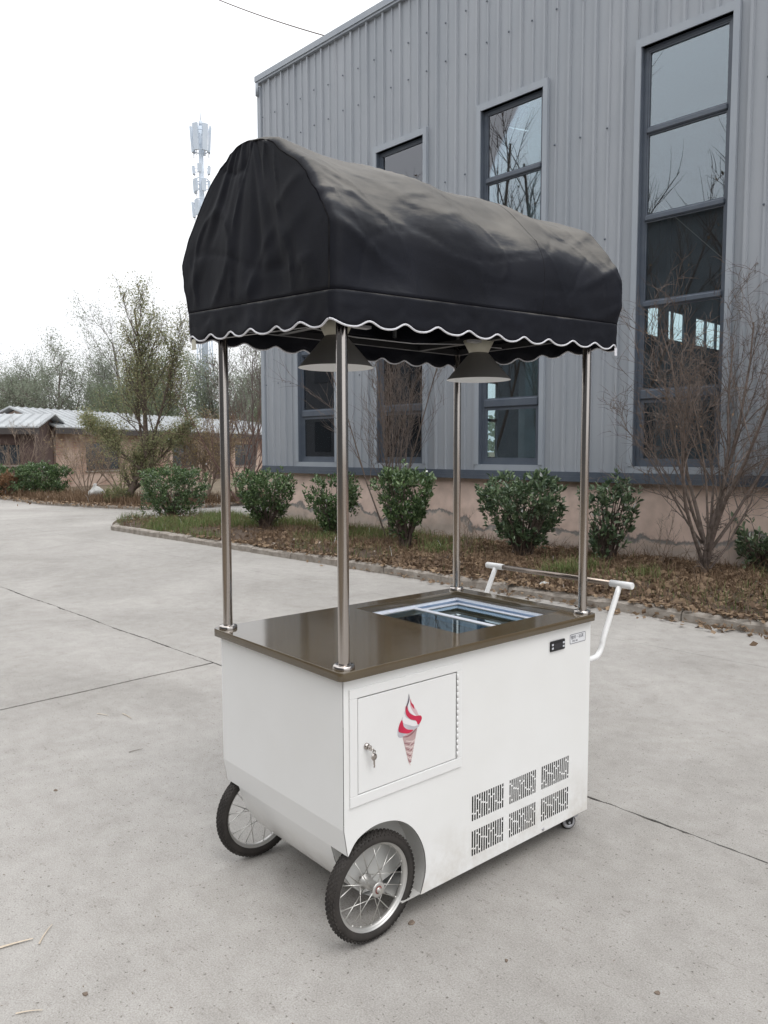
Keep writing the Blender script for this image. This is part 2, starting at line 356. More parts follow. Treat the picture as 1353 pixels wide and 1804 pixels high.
def brick_mat():
    m, nt, b = nmat('old_brick'); N = nt.nodes; L = nt.links
    tc = N.new('ShaderNodeTexCoord'); mp = N.new('ShaderNodeMapping'); mp.inputs['Rotation'].default_value = (math.pi/2,0,0); L.new(tc.outputs['Object'], mp.inputs[0])
    br = N.new('ShaderNodeTexBrick'); br.inputs['Scale'].default_value = 1; br.inputs['Brick Width'].default_value = .25; br.inputs['Row Height'].default_value = .07
    br.inputs['Mortar Size'].default_value = .008; br.inputs['Color1'].default_value = (.30,.17,.13,1); br.inputs['Color2'].default_value = (.42,.28,.21,1); br.inputs['Mortar'].default_value = (.33,.28,.24,1)
    L.new(mp.outputs[0], br.inputs['Vector'])
    n = N.new('ShaderNodeTexNoise'); n.inputs['Scale'].default_value = .9; n.inputs['Detail'].default_value = 8; L.new(tc.outputs['Object'], n.inputs['Vector'])
    r = N.new('ShaderNodeValToRGB'); r.color_ramp.elements[0].position = .42; r.color_ramp.elements[1].position = .6; L.new(n.outputs['Fac'], r.inputs[0])
    mx = N.new('ShaderNodeMix'); mx.data_type = 'RGBA'; L.new(r.outputs[0], mx.inputs[0]); L.new(br.outputs[0], mx.inputs[6]); mx.inputs[7].default_value = (.52,.40,.33,1)
    L.new(mx.outputs[2], b.inputs['Base Color']); b.inputs['Roughness'].default_value = .9; return m
M['brick'] = brick_mat()

def canvas_mat():
    m, nt, b = nmat('black_canvas'); N = nt.nodes; L = nt.links
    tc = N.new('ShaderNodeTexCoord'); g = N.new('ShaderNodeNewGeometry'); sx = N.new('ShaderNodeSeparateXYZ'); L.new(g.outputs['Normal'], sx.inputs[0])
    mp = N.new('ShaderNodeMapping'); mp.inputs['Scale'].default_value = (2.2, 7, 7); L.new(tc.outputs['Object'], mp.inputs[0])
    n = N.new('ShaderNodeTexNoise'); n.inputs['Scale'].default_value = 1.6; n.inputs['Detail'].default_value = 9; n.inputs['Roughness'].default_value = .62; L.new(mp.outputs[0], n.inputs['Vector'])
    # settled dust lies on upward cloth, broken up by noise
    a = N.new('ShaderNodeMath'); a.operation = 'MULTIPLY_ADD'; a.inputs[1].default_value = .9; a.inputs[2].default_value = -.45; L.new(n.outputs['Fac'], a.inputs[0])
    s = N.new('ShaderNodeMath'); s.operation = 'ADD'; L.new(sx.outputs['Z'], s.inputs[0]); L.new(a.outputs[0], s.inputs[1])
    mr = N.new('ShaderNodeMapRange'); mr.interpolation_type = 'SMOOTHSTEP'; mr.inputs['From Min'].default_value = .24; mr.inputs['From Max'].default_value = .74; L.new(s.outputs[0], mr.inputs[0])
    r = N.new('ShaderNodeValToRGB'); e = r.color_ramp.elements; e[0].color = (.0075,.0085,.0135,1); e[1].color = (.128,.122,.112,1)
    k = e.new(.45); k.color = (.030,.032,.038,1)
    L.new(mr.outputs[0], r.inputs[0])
    n3 = N.new('ShaderNodeTexNoise'); n3.inputs['Scale'].default_value = 6; n3.inputs['Detail'].default_value = 8; L.new(tc.outputs['Object'], n3.inputs['Vector'])
    r3 = N.new('ShaderNodeValToRGB'); r3.color_ramp.elements[0].position = .3; r3.color_ramp.elements[0].color = (.75,.75,.76,1); r3.color_ramp.elements[1].position = .72; r3.color_ramp.elements[1].color = (1.35,1.33,1.3,1)
    L.new(n3.outputs['Fac'], r3.inputs[0]); mx = N.new('ShaderNodeMix'); mx.data_type = 'RGBA'; mx.blend_type = 'MULTIPLY'; mx.inputs[0].default_value = 1
    L.new(r.outputs[0], mx.inputs[6]); L.new(r3.outputs[0], mx.inputs[7]); L.new(mx.outputs[2], b.inputs['Base Color'])
    b.inputs['Roughness'].default_value = .62; b.inputs['Specular IOR Level'].default_value = .20
    
    n2 = N.new('ShaderNodeTexNoise'); n2.inputs['Scale'].default_value = 420; n2.inputs['Detail'].default_value = 2; L.new(tc.outputs['Object'], n2.inputs['Vector'])
    n4 = N.new('ShaderNodeTexNoise'); n4.inputs['Scale'].default_value = 5; n4.inputs['Detail'].default_value = 3; n4.inputs['Distortion'].default_value = .1; L.new(tc.outputs['Object'], n4.inputs['Vector'])
    bp = N.new('ShaderNodeBump'); bp.inputs['Strength'].default_value = .25; bp.inputs['Distance'].default_value = .003; L.new(n2.outputs['Fac'], bp.inputs['Height'])
    bp2 = N.new('ShaderNodeBump'); bp2.inputs['Strength'].default_value = .3; bp2.inputs['Distance'].default_value = .012; L.new(n4.outputs['Fac'], bp2.inputs['Height']); L.new(bp.outputs[0], bp2.inputs['Normal'])
    L.new(bp2.outputs[0], b.inputs['Normal'])
    return m
M['canvas'] = canvas_mat()

# ------------------------------------------------------------------ world frame of the site
UX, UY = .7009, -.7133        # along the hall front (towards the right, nearer)
NX, NY = .7133, .7009         # away from the camera, into the hall
RZ = math.atan2(UY, UX)
def W2(s, n, z=0.0): return (UX*s + NX*n, UY*s + NY*n, z)

# ------------------------------------------------------------------ ground
g = MB(); g.add([(-900,-900,-.08),(900,-900,-.08),(900,900,-.08),(-900,900,-.08)], [(0,1,2,3)])
props(g.build('ground', M['verge']), kind='structure')

pave = empty('pavement', (0,0,0), RZ, kind='structure')
jb = MB(); jb.add([(-40,-3.2,-.005),(16,-3.2,-.005),(16,6.9,-.005),(-40,6.9,-.005)], [(0,1,2,3)]); jb.build('joint_fill', M['joint'], pave)
def rough_edge(p, q, amp, step=.035, seed=0):
    d = math.dist(p, q); k = max(2, int(d/step)); nx, ny = -(q[1]-p[1])/d, (q[0]-p[0])/d; out = []
    for i in range(k):
        t = i/k; x = p[0]+(q[0]-p[0])*t; y = p[1]+(q[1]-p[1])*t
        a = 0 if i == 0 else amp*(mnoise.noise((x*6+seed, y*6, seed)) + .9*mnoise.noise((x*27+seed, y*27, 3)) )
        # the two lips wander together, the gap widens and closes
        wand = .02*mnoise.noise((x*1.6, y*1.6, 9.1))
        out.append((x+nx*a + (wand if abs(ny) < .5 else 0), y+ny*a + (wand if abs(ny) > .5 else 0)))
    return out
def slab(s0, s1, n0, n1, rough, z=0.0, gap=.006, amp=.006):
    a = (s0+gap, n0+gap); b = (s1-gap, n0+gap); c = (s1-gap, n1-gap); d = (s0+gap, n1-gap)
    pts = []
    for (p, q, r, sd_) in ((a,b,rough[0],1.0),(b,c,rough[1],2.0),(c,d,rough[2],3.0),(d,a,rough[3],4.0)):
        pts += rough_edge(p, q, amp if r else .0012, .035 if r else .2, sd_+s0)
    return plate('concrete_slab', [pts], .05, M['concrete'], pave, Matrix.Translation((0,0,z-.025)))
# strips parallel to the hall: joints at n=3.0 and n=5.74; cross joint at s=-4.85 on the near strip
slab(-4.85, 1.2, -2.6, 3.0, (0,0,1,0), gap=.0095, amp=.011)
slab(-14.5, -4.85, -2.6, 3.0, (0,0,1,0), gap=.0095, amp=.011)
slab(1.2, 15.5, -2.6, 3.0, (0,0,1,0), gap=.0095, amp=.011)
slab(-24, -14.5, -2.6, 3.0, (0,0,1,0), gap=.0095, amp=.011)
slab(-11.2, 6.1, 3.0, 5.74, (1,0,0,0), gap=.0018)
slab(-24, -11.2, 3.0, 5.74, (1,0,0,0), gap=.0018)
slab(6.1, 15.5, 3.0, 5.74, (1,0,0,0), gap=.0018)
slab(-17.4, 15.5, 5.74, 6.95, (0,0,0,0), gap=.0018)
# far yard beyond the planting bed and towards the low houses
yard = [(-24,5.742),(-17.404,5.742),(-17.404,6.952),(-13.5,6.952),(-13.5,30),(-60,30),(-60,-40),(-24,-40)]
plate('far_yard_slab', [yard], .05, M['concrete'], pave, Matrix.Translation((0,0,-.025)))

# kerb stones along the bed (front edge n=6.76..6.90), ends curving round at the tip
kerb = empty('kerb', (0,0,0), RZ, kind='structure')
def kerb_line(pts, parent, width=.13, h=.095, seglen=.95):
    # pts: polyline in (s,n); lay stones end to end
    P = [Vector((a,b)) for a,b in pts]; i = 0
    for a, b in zip(P[:-1], P[1:]):
        L_ = (b-a).length; k = max(1, round(L_/seglen)); d = (b-a)/L_; nrm = Vector((-d.y, d.x))
        for j in range(k):
            t0, t1 = j/k*L_+.006, (j+1)/k*L_-.006
            p, q = a+d*t0, a+d*t1; hh = h + RNG.uniform(-.018, .012); off = RNG.uniform(-.012,.012)
            m = MB(); n = 8; vs = []
            for r in range(n+1):
                c = p+(q-p)*(r/n); e = [RNG.uniform(-.006,.006) for _ in range(4)]
                chip = .02*max(0, mnoise.noise((c.x*4, c.y*4, 5.5)))
                vs += [(c.x+nrm.x*off, c.y+nrm.y*off, -.06), (c.x+nrm.x*(off+e[0]), c.y+nrm.y*(off+e[0]), hh-.02-chip+e[2]),
                       (c.x+nrm.x*(.02+off+chip), c.y+nrm.y*(.02+off+chip), hh+e[1]-chip*.5), (c.x+nrm.x*(width+off), c.y+nrm.y*(width+off), hh+e[3]), (c.x+nrm.x*(width+off), c.y+nrm.y*(width+off), -.06)]
            fs = []
            for r in range(n):
                for c in range(4): fs.append((r*5+c, (r+1)*5+c, (r+1)*5+c+1, r*5+c+1))
            fs += [(0,1,2,3,4), tuple(n*5+x for x in (4,3,2,1,0))]
            m.add(vs, fs); m.build('kerb_stone', M['kerb'], parent)
kerb_line([(-14.6,6.76),(9.5,6.76)], kerb)
kerb_line([(-15.35,9.1),(-15.75,8.2),(-15.5,7.35),(-14.6,6.76)], kerb, seglen=.6)
kerb2 = empty('kerb', (0,0,0), 0, kind='structure')
far_pts = [(-24,33.0),(-17.5,29.0),(-12.65,25.3),(-9.92,22.4),(-7.52,20.95),(-6.4,20.3),(-5.03,20.9),(-3.45,22.7),(-1.0,26)]
kerb_line(far_pts, kerb2, seglen=1.1, h=.09)

# planting bed: lumpy soil, heaped to about 0.15 m
def bed_height(s, n):
    e = min(1.0, max(0.0, (n-6.86)/.5)); 
    return .055 + .085*e + .035*mnoise.noise((s*1.3, n*1.3, 0)) + .02*mnoise.noise((s*5, n*5, 2))
NB_S, NB_N = 260, 34; S0, S1 = -15.5, 9.5; N0, N1 = 6.885, 9.46
V = []; F = []
for i in range(NB_S+1):
    s = S0+(S1-S0)*i/NB_S
    lo = N0; hi = N1 if s > -13.2 else N1
    if s < -14.5:
        k = (s+15.75)/(1.25); k = max(0,min(1,k)); mid = 8.1; lo = mid-(mid-N0)*math.sqrt(1-(1-k)**2); hi = mid+(N1-mid)*math.sqrt(1-(1-k)**2)
    for j in range(NB_N+1):
        n = lo+(hi-lo)*j/NB_N
        z = bed_height(s, n) * (1 if s > -14.8 else .8)
        V.append((s, n, z))
for i in range(NB_S):
    for j in range(NB_N):
        a = i*(NB_N+1)+j; F.append((a, a+NB_N+1, a+NB_N+2, a+1))
me = npmesh('planting_bed', np.array(V), np.array(F), True)
bed = link('planting_bed', me, M['soil'], None, rot=(0,0,RZ)); props(bed, kind='structure')
# soil of the far bed (in front of the low houses)
def far_edge_y(x):
    P = far_pts
    for (x0,y0),(x1,y1) in zip(P[:-1],P[1:]):
        if x0 <= x <= x1: return y0+(y1-y0)*(x-x0)/(x1-x0)
    return 30
V = []; F = []; NX_, NY_ = 90, 14
for i in range(NX_+1):
    x = -24+(22.9)*i/NX_; y0 = far_edge_y(x)+.14
    for j in range(NY_+1):
        y = y0+(58-y0)*(j/NY_)**1.8
        V.append((x, y, .07+.05*min(1,(y-y0)*2)+.05*mnoise.noise((x,y,4))))
for i in range(NX_):
    for j in range(NY_):
        a = i*(NY_+1)+j; F.append((a, a+NY_+1, a+NY_+2, a+1))
fb = link('planting_bed', npmesh('far_bed', np.array(V), np.array(F), True), M['verge']); props(fb, kind='structure')

# ------------------------------------------------------------------ steel hall
HN = 9.45; HS0, HS1 = -13.15, 14.0; HB = 34.0; EAVE = 8.9; ZB = 1.22
hall = empty('steel_hall', W2(0, HN), RZ, 'tall grey corrugated steel hall with narrow upright windows above a pink plaster base', 'building')
def H(y): return y        # local y = depth behind the front face
# window positions (local x ranges of glass opening)
WINS = [(-11.95,-10.88),(-9.73,-8.67),(-7.48,-6.40),(-4.92,-3.81)]
x = -2.45
while x < 13: WINS.append((x, x+1.07)); x += 2.45
WZ0, WZ1 = 1.34, 6.60
# corrugated sheet panel: flat pans with narrow raised ribs every 0.2 m
def sheet_panel(x0, x1, z0, z1, name='wall_panel', parent=hall, mt=None):
    pr = [(x0, 0)]; k = math.ceil((x0+.004)/.2)
    for kk in range(k, int(math.floor(x1/.2))+1):
        c = kk*.2
        big = (kk % 2 == 0); hw = .017 if big else .012; dp = .040 if big else .022
        for (dx, dy) in ((-hw-.010, 0), (-hw, -dp), (hw, -dp), (hw+.010, 0)):
            xx = c+dx
            if x0+.001 < xx < x1-.001: pr.append((xx, dy))
    pr.append((x1, 0))
    m = MB(); vs = []
    for (px, py) in pr: vs += [(px, py, z0), (px, py, z1)]
    n = len(pr); fs = [(2*i, 2*i+2, 2*i+3, 2*i+1) for i in range(n-1)]
    m.add(vs, fs); 
    # inner face closes the sheet
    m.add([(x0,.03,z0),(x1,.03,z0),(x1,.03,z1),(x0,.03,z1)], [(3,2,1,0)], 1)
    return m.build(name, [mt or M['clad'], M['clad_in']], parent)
FL = .085   # flashing width round a window
edges = [HS0+.07]
for (a,b) in WINS: edges += [a-FL, b+FL]
edges.append(HS1)
for i in range(0, len(edges), 2):     # full-height sheets between windows, split about every 0.8 m at a rib flank
    a, b = edges[i], edges[i+1]; cuts = [a]
    c = math.ceil((a+.45)/.8)*.8-.034
    while c < b-.25: cuts.append(c); c += .8
    cuts.append(b)
    for p, q in zip(cuts[:-1], cuts[1:]): sheet_panel(p+.0015, q-.0015, ZB+.03, EAVE)
for (a,b) in WINS: sheet_panel(a-FL, b+FL, WZ1+.10, EAVE)
# screws on the ribs: rows at several heights
m = MB()
for zr in (2.9, 4.35, 5.75, 7.55, 8.15):
    xx = -13.0
    while xx < 2:
        if not any(a-.12 < xx < b+.12 for a,b in WINS) or zr > 6.8:
            zz = zr + (.55*math.sin(xx*1.7) if zr == 7.55 else 0)*.0 + RNG.uniform(-.02,.02)
            m.lathe([(0,-.048),(.013,-.047),(.015,-.036)], 6, (xx,0,zz), 'Y')
        xx += .4
m.build('screw', M['dkframe'], hall, kind='stuff')
# windows
frame_src = {}
def make_window(a, b, first=False):
    w_ = b-a; m = MB(); fd = .05
    # dark outer frame set back in the wall
    m.box((0,.02,WZ0),(fd,.10,WZ1)); m.box((w_-fd,.02,WZ0),(w_,.10,WZ1)); m.box((fd,.022,WZ0),(w_-fd,.10,WZ0+.06)); m.box((fd,.022,WZ1-.05),(w_-fd,.10,WZ1))
    wf = m.build('window', M['dkframe'], hall, (a,0,0))
    # lighter reveal
    fl = MB(); d0 = -.062
    fl.box((-FL,d0,WZ0-.0),(-.012,.02,WZ1+.0)); fl.box((w_+.012,d0,WZ0),(w_+FL,.02,WZ1)); fl.box((-FL,d0,WZ1),(w_+FL,.02,WZ1+.10))
    fl.box((-FL,d0+.01,WZ0-.10),(w_+FL,.02,WZ0))
    fl.build('flashing', M['flash'], wf)
    rv = MB(); rv.box((-.012,-.044,WZ0),(-.001,.10,WZ1)); rv.box((w_+.001,-.044,WZ0),(w_+.012,.10,WZ1)); rv.box((-.001,-.044,WZ1),(w_+.001,.10,WZ1+.012)); rv.box((-.001,-.038,WZ0-.012),(w_+.001,.10,WZ0-.001)); rv.build('reveal', M['dkframe'], wf)
    zs = [WZ0+.06, 2.27, 3.42, 4.50, 5.58, WZ1-.05]
    for z in zs[1:-1]:
        mm = MB(); hgt = .035 if z > 2.5 else .06
        mm.cbox((fd, -.002, z-hgt),(w_-fd, .085, z+hgt), .012); mm.build('mullion', M['dkframe'], wf)
    for i in range(5):
        z0 = zs[i]+(.0 if i == 0 else (.06 if i == 1 else .035)); z1 = zs[i+1]-(0 if i == 4 else (.06 if i == 0 else .035))
        mm = MB(); t = math.radians(RNG.uniform(-.25,.25)); 
        mm.box((fd+.001,.05,z0),(w_-fd-.001,.054,z1))
        # thin bead round the pane
        p = mm.build('pane', M['pane'], wf)
        bd = MB(); q = .018 if i else .045
        x0_, x1_ = fd+.001, w_-fd-.001
        bd.box((x0_,.030,z0),(x0_+q,.049,z1)); bd.box((x1_-q,.030,z0),(x1_,.049,z1)); bd.box((x0_+q,.030,z0),(x1_-q,.049,z0+q)); bd.box((x0_+q,.030,z1-q),(x1_-q,.049,z1))
        bd.build('glazing_bead', M['dkframe'], wf)
    return wf
for (a,b) in WINS: make_window(a,b)
# base wall, drip trim, corner trim, eave
m = MB(); m.box((HS0+.03,.05,-.1),(HS1,.30,ZB-.06)); m.build('base_wall', M['plaster'], hall)
m = MB(); m.box((HS0-.02,-.075,ZB-.045),(HS1,.06,ZB-.03)); m.box((HS0-.02,-.078,ZB-.10),(HS1,-.066,ZB-.030)); m.box((HS0-.01,-.062,ZB-.03),(HS1,.05,ZB+.035)); m.build('drip_trim', M['dkframe'], hall)
m = MB(); m.box((HS0-.02,-.045,ZB+.036),(HS0+.085,.09,EAVE-.12)); m.build('corner_trim', M['flash'], hall)
m = MB(); m.box((HS0-.05,-.085,EAVE-.02),(HS1,.16,EAVE+.085)); m.box((HS0-.04,-.065,EAVE-.06),(HS1,.10,EAVE-.02)); m.build('eave_fascia', M['flash'], hall)
m = MB(); m.tube([(HS0+.02,-.07,EAVE-.07),(HS0+.02,-.07,EAVE-.3)], .035, 8); m.build('downpipe', M['flash'], hall)
# roof, rear and side walls, floor, columns
DEP = HB-HN
m = MB(); m.add([(HS0-.1,.1,EAVE+.1),(HS1,.1,EAVE+.1),(HS1,DEP/2,EAVE+2.2),(HS0-.1,DEP/2,EAVE+2.2),(HS1,DEP+.1,EAVE+.1),(HS0-.1,DEP+.1,EAVE+.1)],
   [(0,1,2,3),(3,2,4,5)]); m.build('roof', M['roof'], hall)
m = MB(); m.add([(HS0+.12,.12,EAVE+.02),(HS1-.1,.12,EAVE+.02),(HS1-.1,DEP/2,EAVE+2.1),(HS0+.12,DEP/2,EAVE+2.1),(HS1-.1,DEP-.1,EAVE+.02),(HS0+.12,DEP-.1,EAVE+.02)], [(0,1,2,3),(3,2,4,5)]); m.build('shade_ceiling', M['clad_in'], hall)  # dark sheet under the roof, added to keep the hall dim behind the glass
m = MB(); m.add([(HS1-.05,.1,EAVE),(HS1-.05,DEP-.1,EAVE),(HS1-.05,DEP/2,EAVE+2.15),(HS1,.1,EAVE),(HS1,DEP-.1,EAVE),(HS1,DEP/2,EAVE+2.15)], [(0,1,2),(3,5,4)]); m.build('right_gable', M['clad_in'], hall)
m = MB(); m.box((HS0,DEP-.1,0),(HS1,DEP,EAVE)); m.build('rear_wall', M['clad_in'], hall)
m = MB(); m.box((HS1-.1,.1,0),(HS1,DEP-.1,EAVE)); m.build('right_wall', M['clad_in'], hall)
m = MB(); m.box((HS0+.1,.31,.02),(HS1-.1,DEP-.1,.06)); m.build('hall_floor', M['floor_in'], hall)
# left end wall with its own windows (seen through the glass)
def ly(n): return n-HN
LW = [(ly(13.2),ly(14.38),1.34,6.6,1),(ly(16.15),ly(17.27),1.34,3.42,1),(ly(19.2),ly(20.3),1.34,6.6,1),(ly(25.75),ly(28.72),5.57,6.66,3),(ly(29.65),ly(32.6),5.57,6.66,3)]
outer = [(0.1,0),(DEP-.1,0),(DEP-.1,EAVE),(DEP/2,EAVE+2.1),(0.1,EAVE)]
holes = [[(a,z0),(b,z0),(b,z1),(a,z1)] for a,b,z0,z1,k in LW]
RM = Matrix(((0,0,-1,HS0+.05),(1,0,0,0),(0,1,0,0),(0,0,0,1)))
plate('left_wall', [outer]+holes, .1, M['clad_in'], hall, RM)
for a,b,z0,z1,k in LW:
    m = MB(); xx = HS0
    for i in range(k+1):
        c = a+(b-a)*i/k; m.box((xx+.01,c-.05,z0),(xx+.09,c+.05,z1))
    n_ = max(1, round((z1-z0)/1.05))
    for i in range(n_+1):
        z = z0+(z1-z0)*i/n_
        for j in range(k):
            m.box((xx+.02,a+(b-a)*j/k+.05,z-.04),(xx+.08,a+(b-a)*(j+1)/k-.05,z+.04))
    m.build('side_window', M['dkframe'], hall)
m = MB()
for c in (-12.4,-6.9,-1.2,4.5,10): 
    m.box((c-.12,.5,0.06),(c+.12,.9,EAVE)); 
    for d in (8,16): m.box((c-.12,d,0.06),(c+.12,d+.3,EAVE+.5))
m.build('steel_column', M['post_c'], hall)
m = MB(); m.box((-6.95,.55,.06),(-6.45,.85,1.62)); m.build('carton_stack', mat('carton',(.50,.33,.26),.8), hall)

# opposite factory building (across the yard, outside the frame; the windows mirror it)
fac = empty('factory_building', W2(-9, -17.5), RZ, 'long dark grey factory building facing the hall across the yard', 'building')
m = MB(); m.box((-62,-10,0),(30,0,12.7)); m.build('wall', mat('factory_grey',(.12,.13,.14),.7,c2=(.16,.17,.18),nscale=1), fac)
m = MB(); m.add([(-62.4,-10.4,12.7),(30.4,-10.4,12.7),(30.4,.4,12.7),(-62.4,.4,12.7),(-62.4,-5,13.6),(30.4,-5,13.6)], [(0,1,5,4),(2,3,4,5),(0,4,3),(1,2,5)]); m.build('roof', M['roof'], fac)
wsrc = None
for r in range(2):
    for i in range(18):
        if wsrc is None:
            m = MB(); m.box((-.9,-.05,0),(.9,.04,2.2)); wsrc = m.build('window', M['winhouse'], fac, (-59,0,1.5))
        else: inst('window', wsrc, fac, (-59+i*4.9, 0, 1.5+r*5))

# ------------------------------------------------------------------ plants: generators
def leaf_cloud(C, D, size, width=.42, fold=.25, jitter=.25):
    """C (n,3) bases, D (n,3) directions, size (n,). each leaf: two quads folded on the midrib"""
    n = len(C); D = D/np.linalg.norm(D, axis=1, keepdims=True)
    R = RNG.normal(size=(n,3)); S = np.cross(D, R); S /= np.linalg.norm(S, axis=1, keepdims=True)
    # leaf face tends upward
    up = np.array([0,0,1.0]); S2 = np.cross(D, up+RNG.normal(size=(n,3))*.6); l = np.linalg.norm(S2, axis=1, keepdims=True); S = np.where(l > .05, S2/np.maximum(l,1e-6), S)
    Nn = np.cross(S, D); z = size[:,None]
    b = C; tip = C + D*z - Nn*z*.12
    L1 = C + D*z*.3 + S*z*width*.5 + Nn*z*fold*.3; L2 = C + D*z*.72 + S*z*width*.42 + Nn*z*fold*.2
    R1 = C + D*z*.3 - S*z*width*.5 + Nn*z*fold*.3; R2 = C + D*z*.72 - S*z*width*.42 + Nn*z*fold*.2
    V = np.stack([b,L1,L2,tip,R2,R1], 1).reshape(-1,3); o = (np.arange(n)*6)[:,None]
    F = np.concatenate([o+np.array([0,3,2,1]), o+np.array([0,5,4,3])], 0)
    return V, F
def rhomb_cloud(C, size, flat=0.0, aspect=.5):
    n = len(C); A = RNG.normal(size=(n,3)); A[:,2] *= (1-flat); A /= np.linalg.norm(A, axis=1, keepdims=True)
    B = RNG.normal(size=(n,3)); B[:,2] *= (1-flat); B -= A*(A*B).sum(1, keepdims=True); B /= np.linalg.norm(B, axis=1, keepdims=True)
    s = size[:,None]; V = np.stack([C-A*s*.5, C+B*s*.5*aspect, C+A*s*.5, C-B*s*.5*aspect], 1).reshape(-1,3)
    F = (np.arange(n)*4)[:,None]+np.array([0,1,2,3]); return V, F
def merge(parts):
    Vs, Fs, b = [], [], 0
    for V, F in parts: Vs.append(V); Fs.append(F+b); b += len(V)
    return np.concatenate(Vs), np.concatenate(Fs)
def tubes(paths, n=4):
    """paths: list of (pts (k,3) array, radii (k,)) -> V,F quads"""
    Vs, Fs, b = [], [], 0; ang = np.arange(n)*2*np.pi/n
    for P, R in paths:
        k = len(P); T = np.gradient(P, axis=0); T /= np.maximum(np.linalg.norm(T, axis=1, keepdims=True), 1e-9)
        ref = np.array([.31,.22,.92]) if abs(T[0,2]) < .8 else np.array([.9,.3,.1])
        A = np.cross(T, ref); A /= np.maximum(np.linalg.norm(A, axis=1, keepdims=True),1e-9); B = np.cross(T, A)
        V = P[:,None,:] + (A[:,None,:]*np.cos(ang)[None,:,None] + B[:,None,:]*np.sin(ang)[None,:,None])*R[:,None,None]
        i = np.arange(k-1)[:,None]*n; j = np.arange(n)[None,:]; j2 = (j+1) % n
        F = np.stack([i+j, i+j2, i+n+j2, i+n+j], -1).reshape(-1,4)+b
        Vs.append(V.reshape(-1,3)); Fs.append(F); b += k*n
    return np.concatenate(Vs), np.concatenate(Fs)
def grow(start, direc, length, r0, depth, spec, out, tips):
    """recursive branch; spec: list per level of (children, len ratio, spread, up)"""
    k = 7 if depth == 0 else 5
    bsc = .4 if depth == 0 else 1.0
    P = [np.array(start, float)]; d = np.array(direc, float); d /= np.linalg.norm(d); bend = RNG.normal(size=3)*spec.get('bend', .12)*bsc; 
    for i in range(k-1):
        d = d + bend/k*2 + RNG.normal(size=3)*spec.get('wob',.08)*(.55 if depth == 0 else 1) + np.array([0,0,spec.get('up',.05)]); d /= np.linalg.norm(d)
        P.append(P[-1]+d*length/(k-1))
    P = np.array(P); t = np.linspace(0,1,k); r1 = r0*(.30 if depth < spec['levels']-1 else .2); R = r0+(r1-r0)*t
    out.append((P, R)); 
    if depth >= spec['levels']-1:
        tips.append(P); return
    lo = spec.get('lo', .25)
    nchild = spec['n'][depth]
    for c in range(nchild):
        u = lo+(1-lo)*((c+RNG.uniform(0,1))/nchild) if depth == 0 else .15+.85*(c+RNG.uniform(0,1))/nchild
        f = u*(k-1); i = min(int(f), k-2); q = P[i]+(P[i+1]-P[i])*(f-i); dd = P[i+1]-P[i]; dd /= np.linalg.norm(dd)
        sp = spec['spread'][depth]; s = RNG.normal(size=3); s -= dd*(s@dd); s /= np.linalg.norm(s)
        nd = dd*math.cos(sp)+s*math.sin(sp); nd[2] += spec.get('lift', .1)
        rr = (r0+(r1-r0)*u)*spec.get('rr',.6)
        grow(q, nd, length*spec['len'][depth]*RNG.uniform(.7,1.2)*(1.15-.55*u if depth == 0 else 1), max(rr, spec.get('rmin',.0015)), depth+1, spec, out, tips)

def woody(name, loc, stems, spec, bark, label, cat, leaves=None, leafm=None, group=None, sides=4, trunkpart=True):
    """stems: list of (start, dir, length, r). one thing: trunk + branches (+ foliage)"""
    global RNG
    RNG = np.random.default_rng(sum(ord(c)*(i+3) for i, c in enumerate(label)) % 9973)
    root = empty(name, loc, 0, label, cat, group); main, rest, tips = [], [], []
    for (st, di, le, r) in stems:
        out = []; grow(st, di, le, r, 0, spec, out, tips); main.append(out[0]); rest += out[1:]
    V, F = tubes(main, 7); link('trunk', npmesh('trunk', V, F, True), M[bark], root)
    if rest: V, F = tubes(rest, sides); link('branches', npmesh('branches', V, F, True), M[bark], root, kind='stuff')
    if leaves:
        cnt, sz, spread = leaves; C = []
        if cnt < len(tips): tips = [tips[i] for i in RNG.choice(len(tips), cnt, replace=False)]
        per = max(1, int(cnt/len(tips)))
        for P in tips:
            t = RNG.uniform(.1,1,per); i = np.minimum((t*(len(P)-1)).astype(int), len(P)-2); q = P[i]+(P[i+1]-P[i])*((t*(len(P)-1)-i)[:,None])
            C.append(q+RNG.normal(size=(per,3))*spread)
        C = np.concatenate(C); V, F = rhomb_cloud(C, sz*RNG.uniform(.6,1.3,len(C)), aspect=.45)
        link('foliage', npmesh('foliage', V, F), M[leafm], root, kind='stuff')
    return root

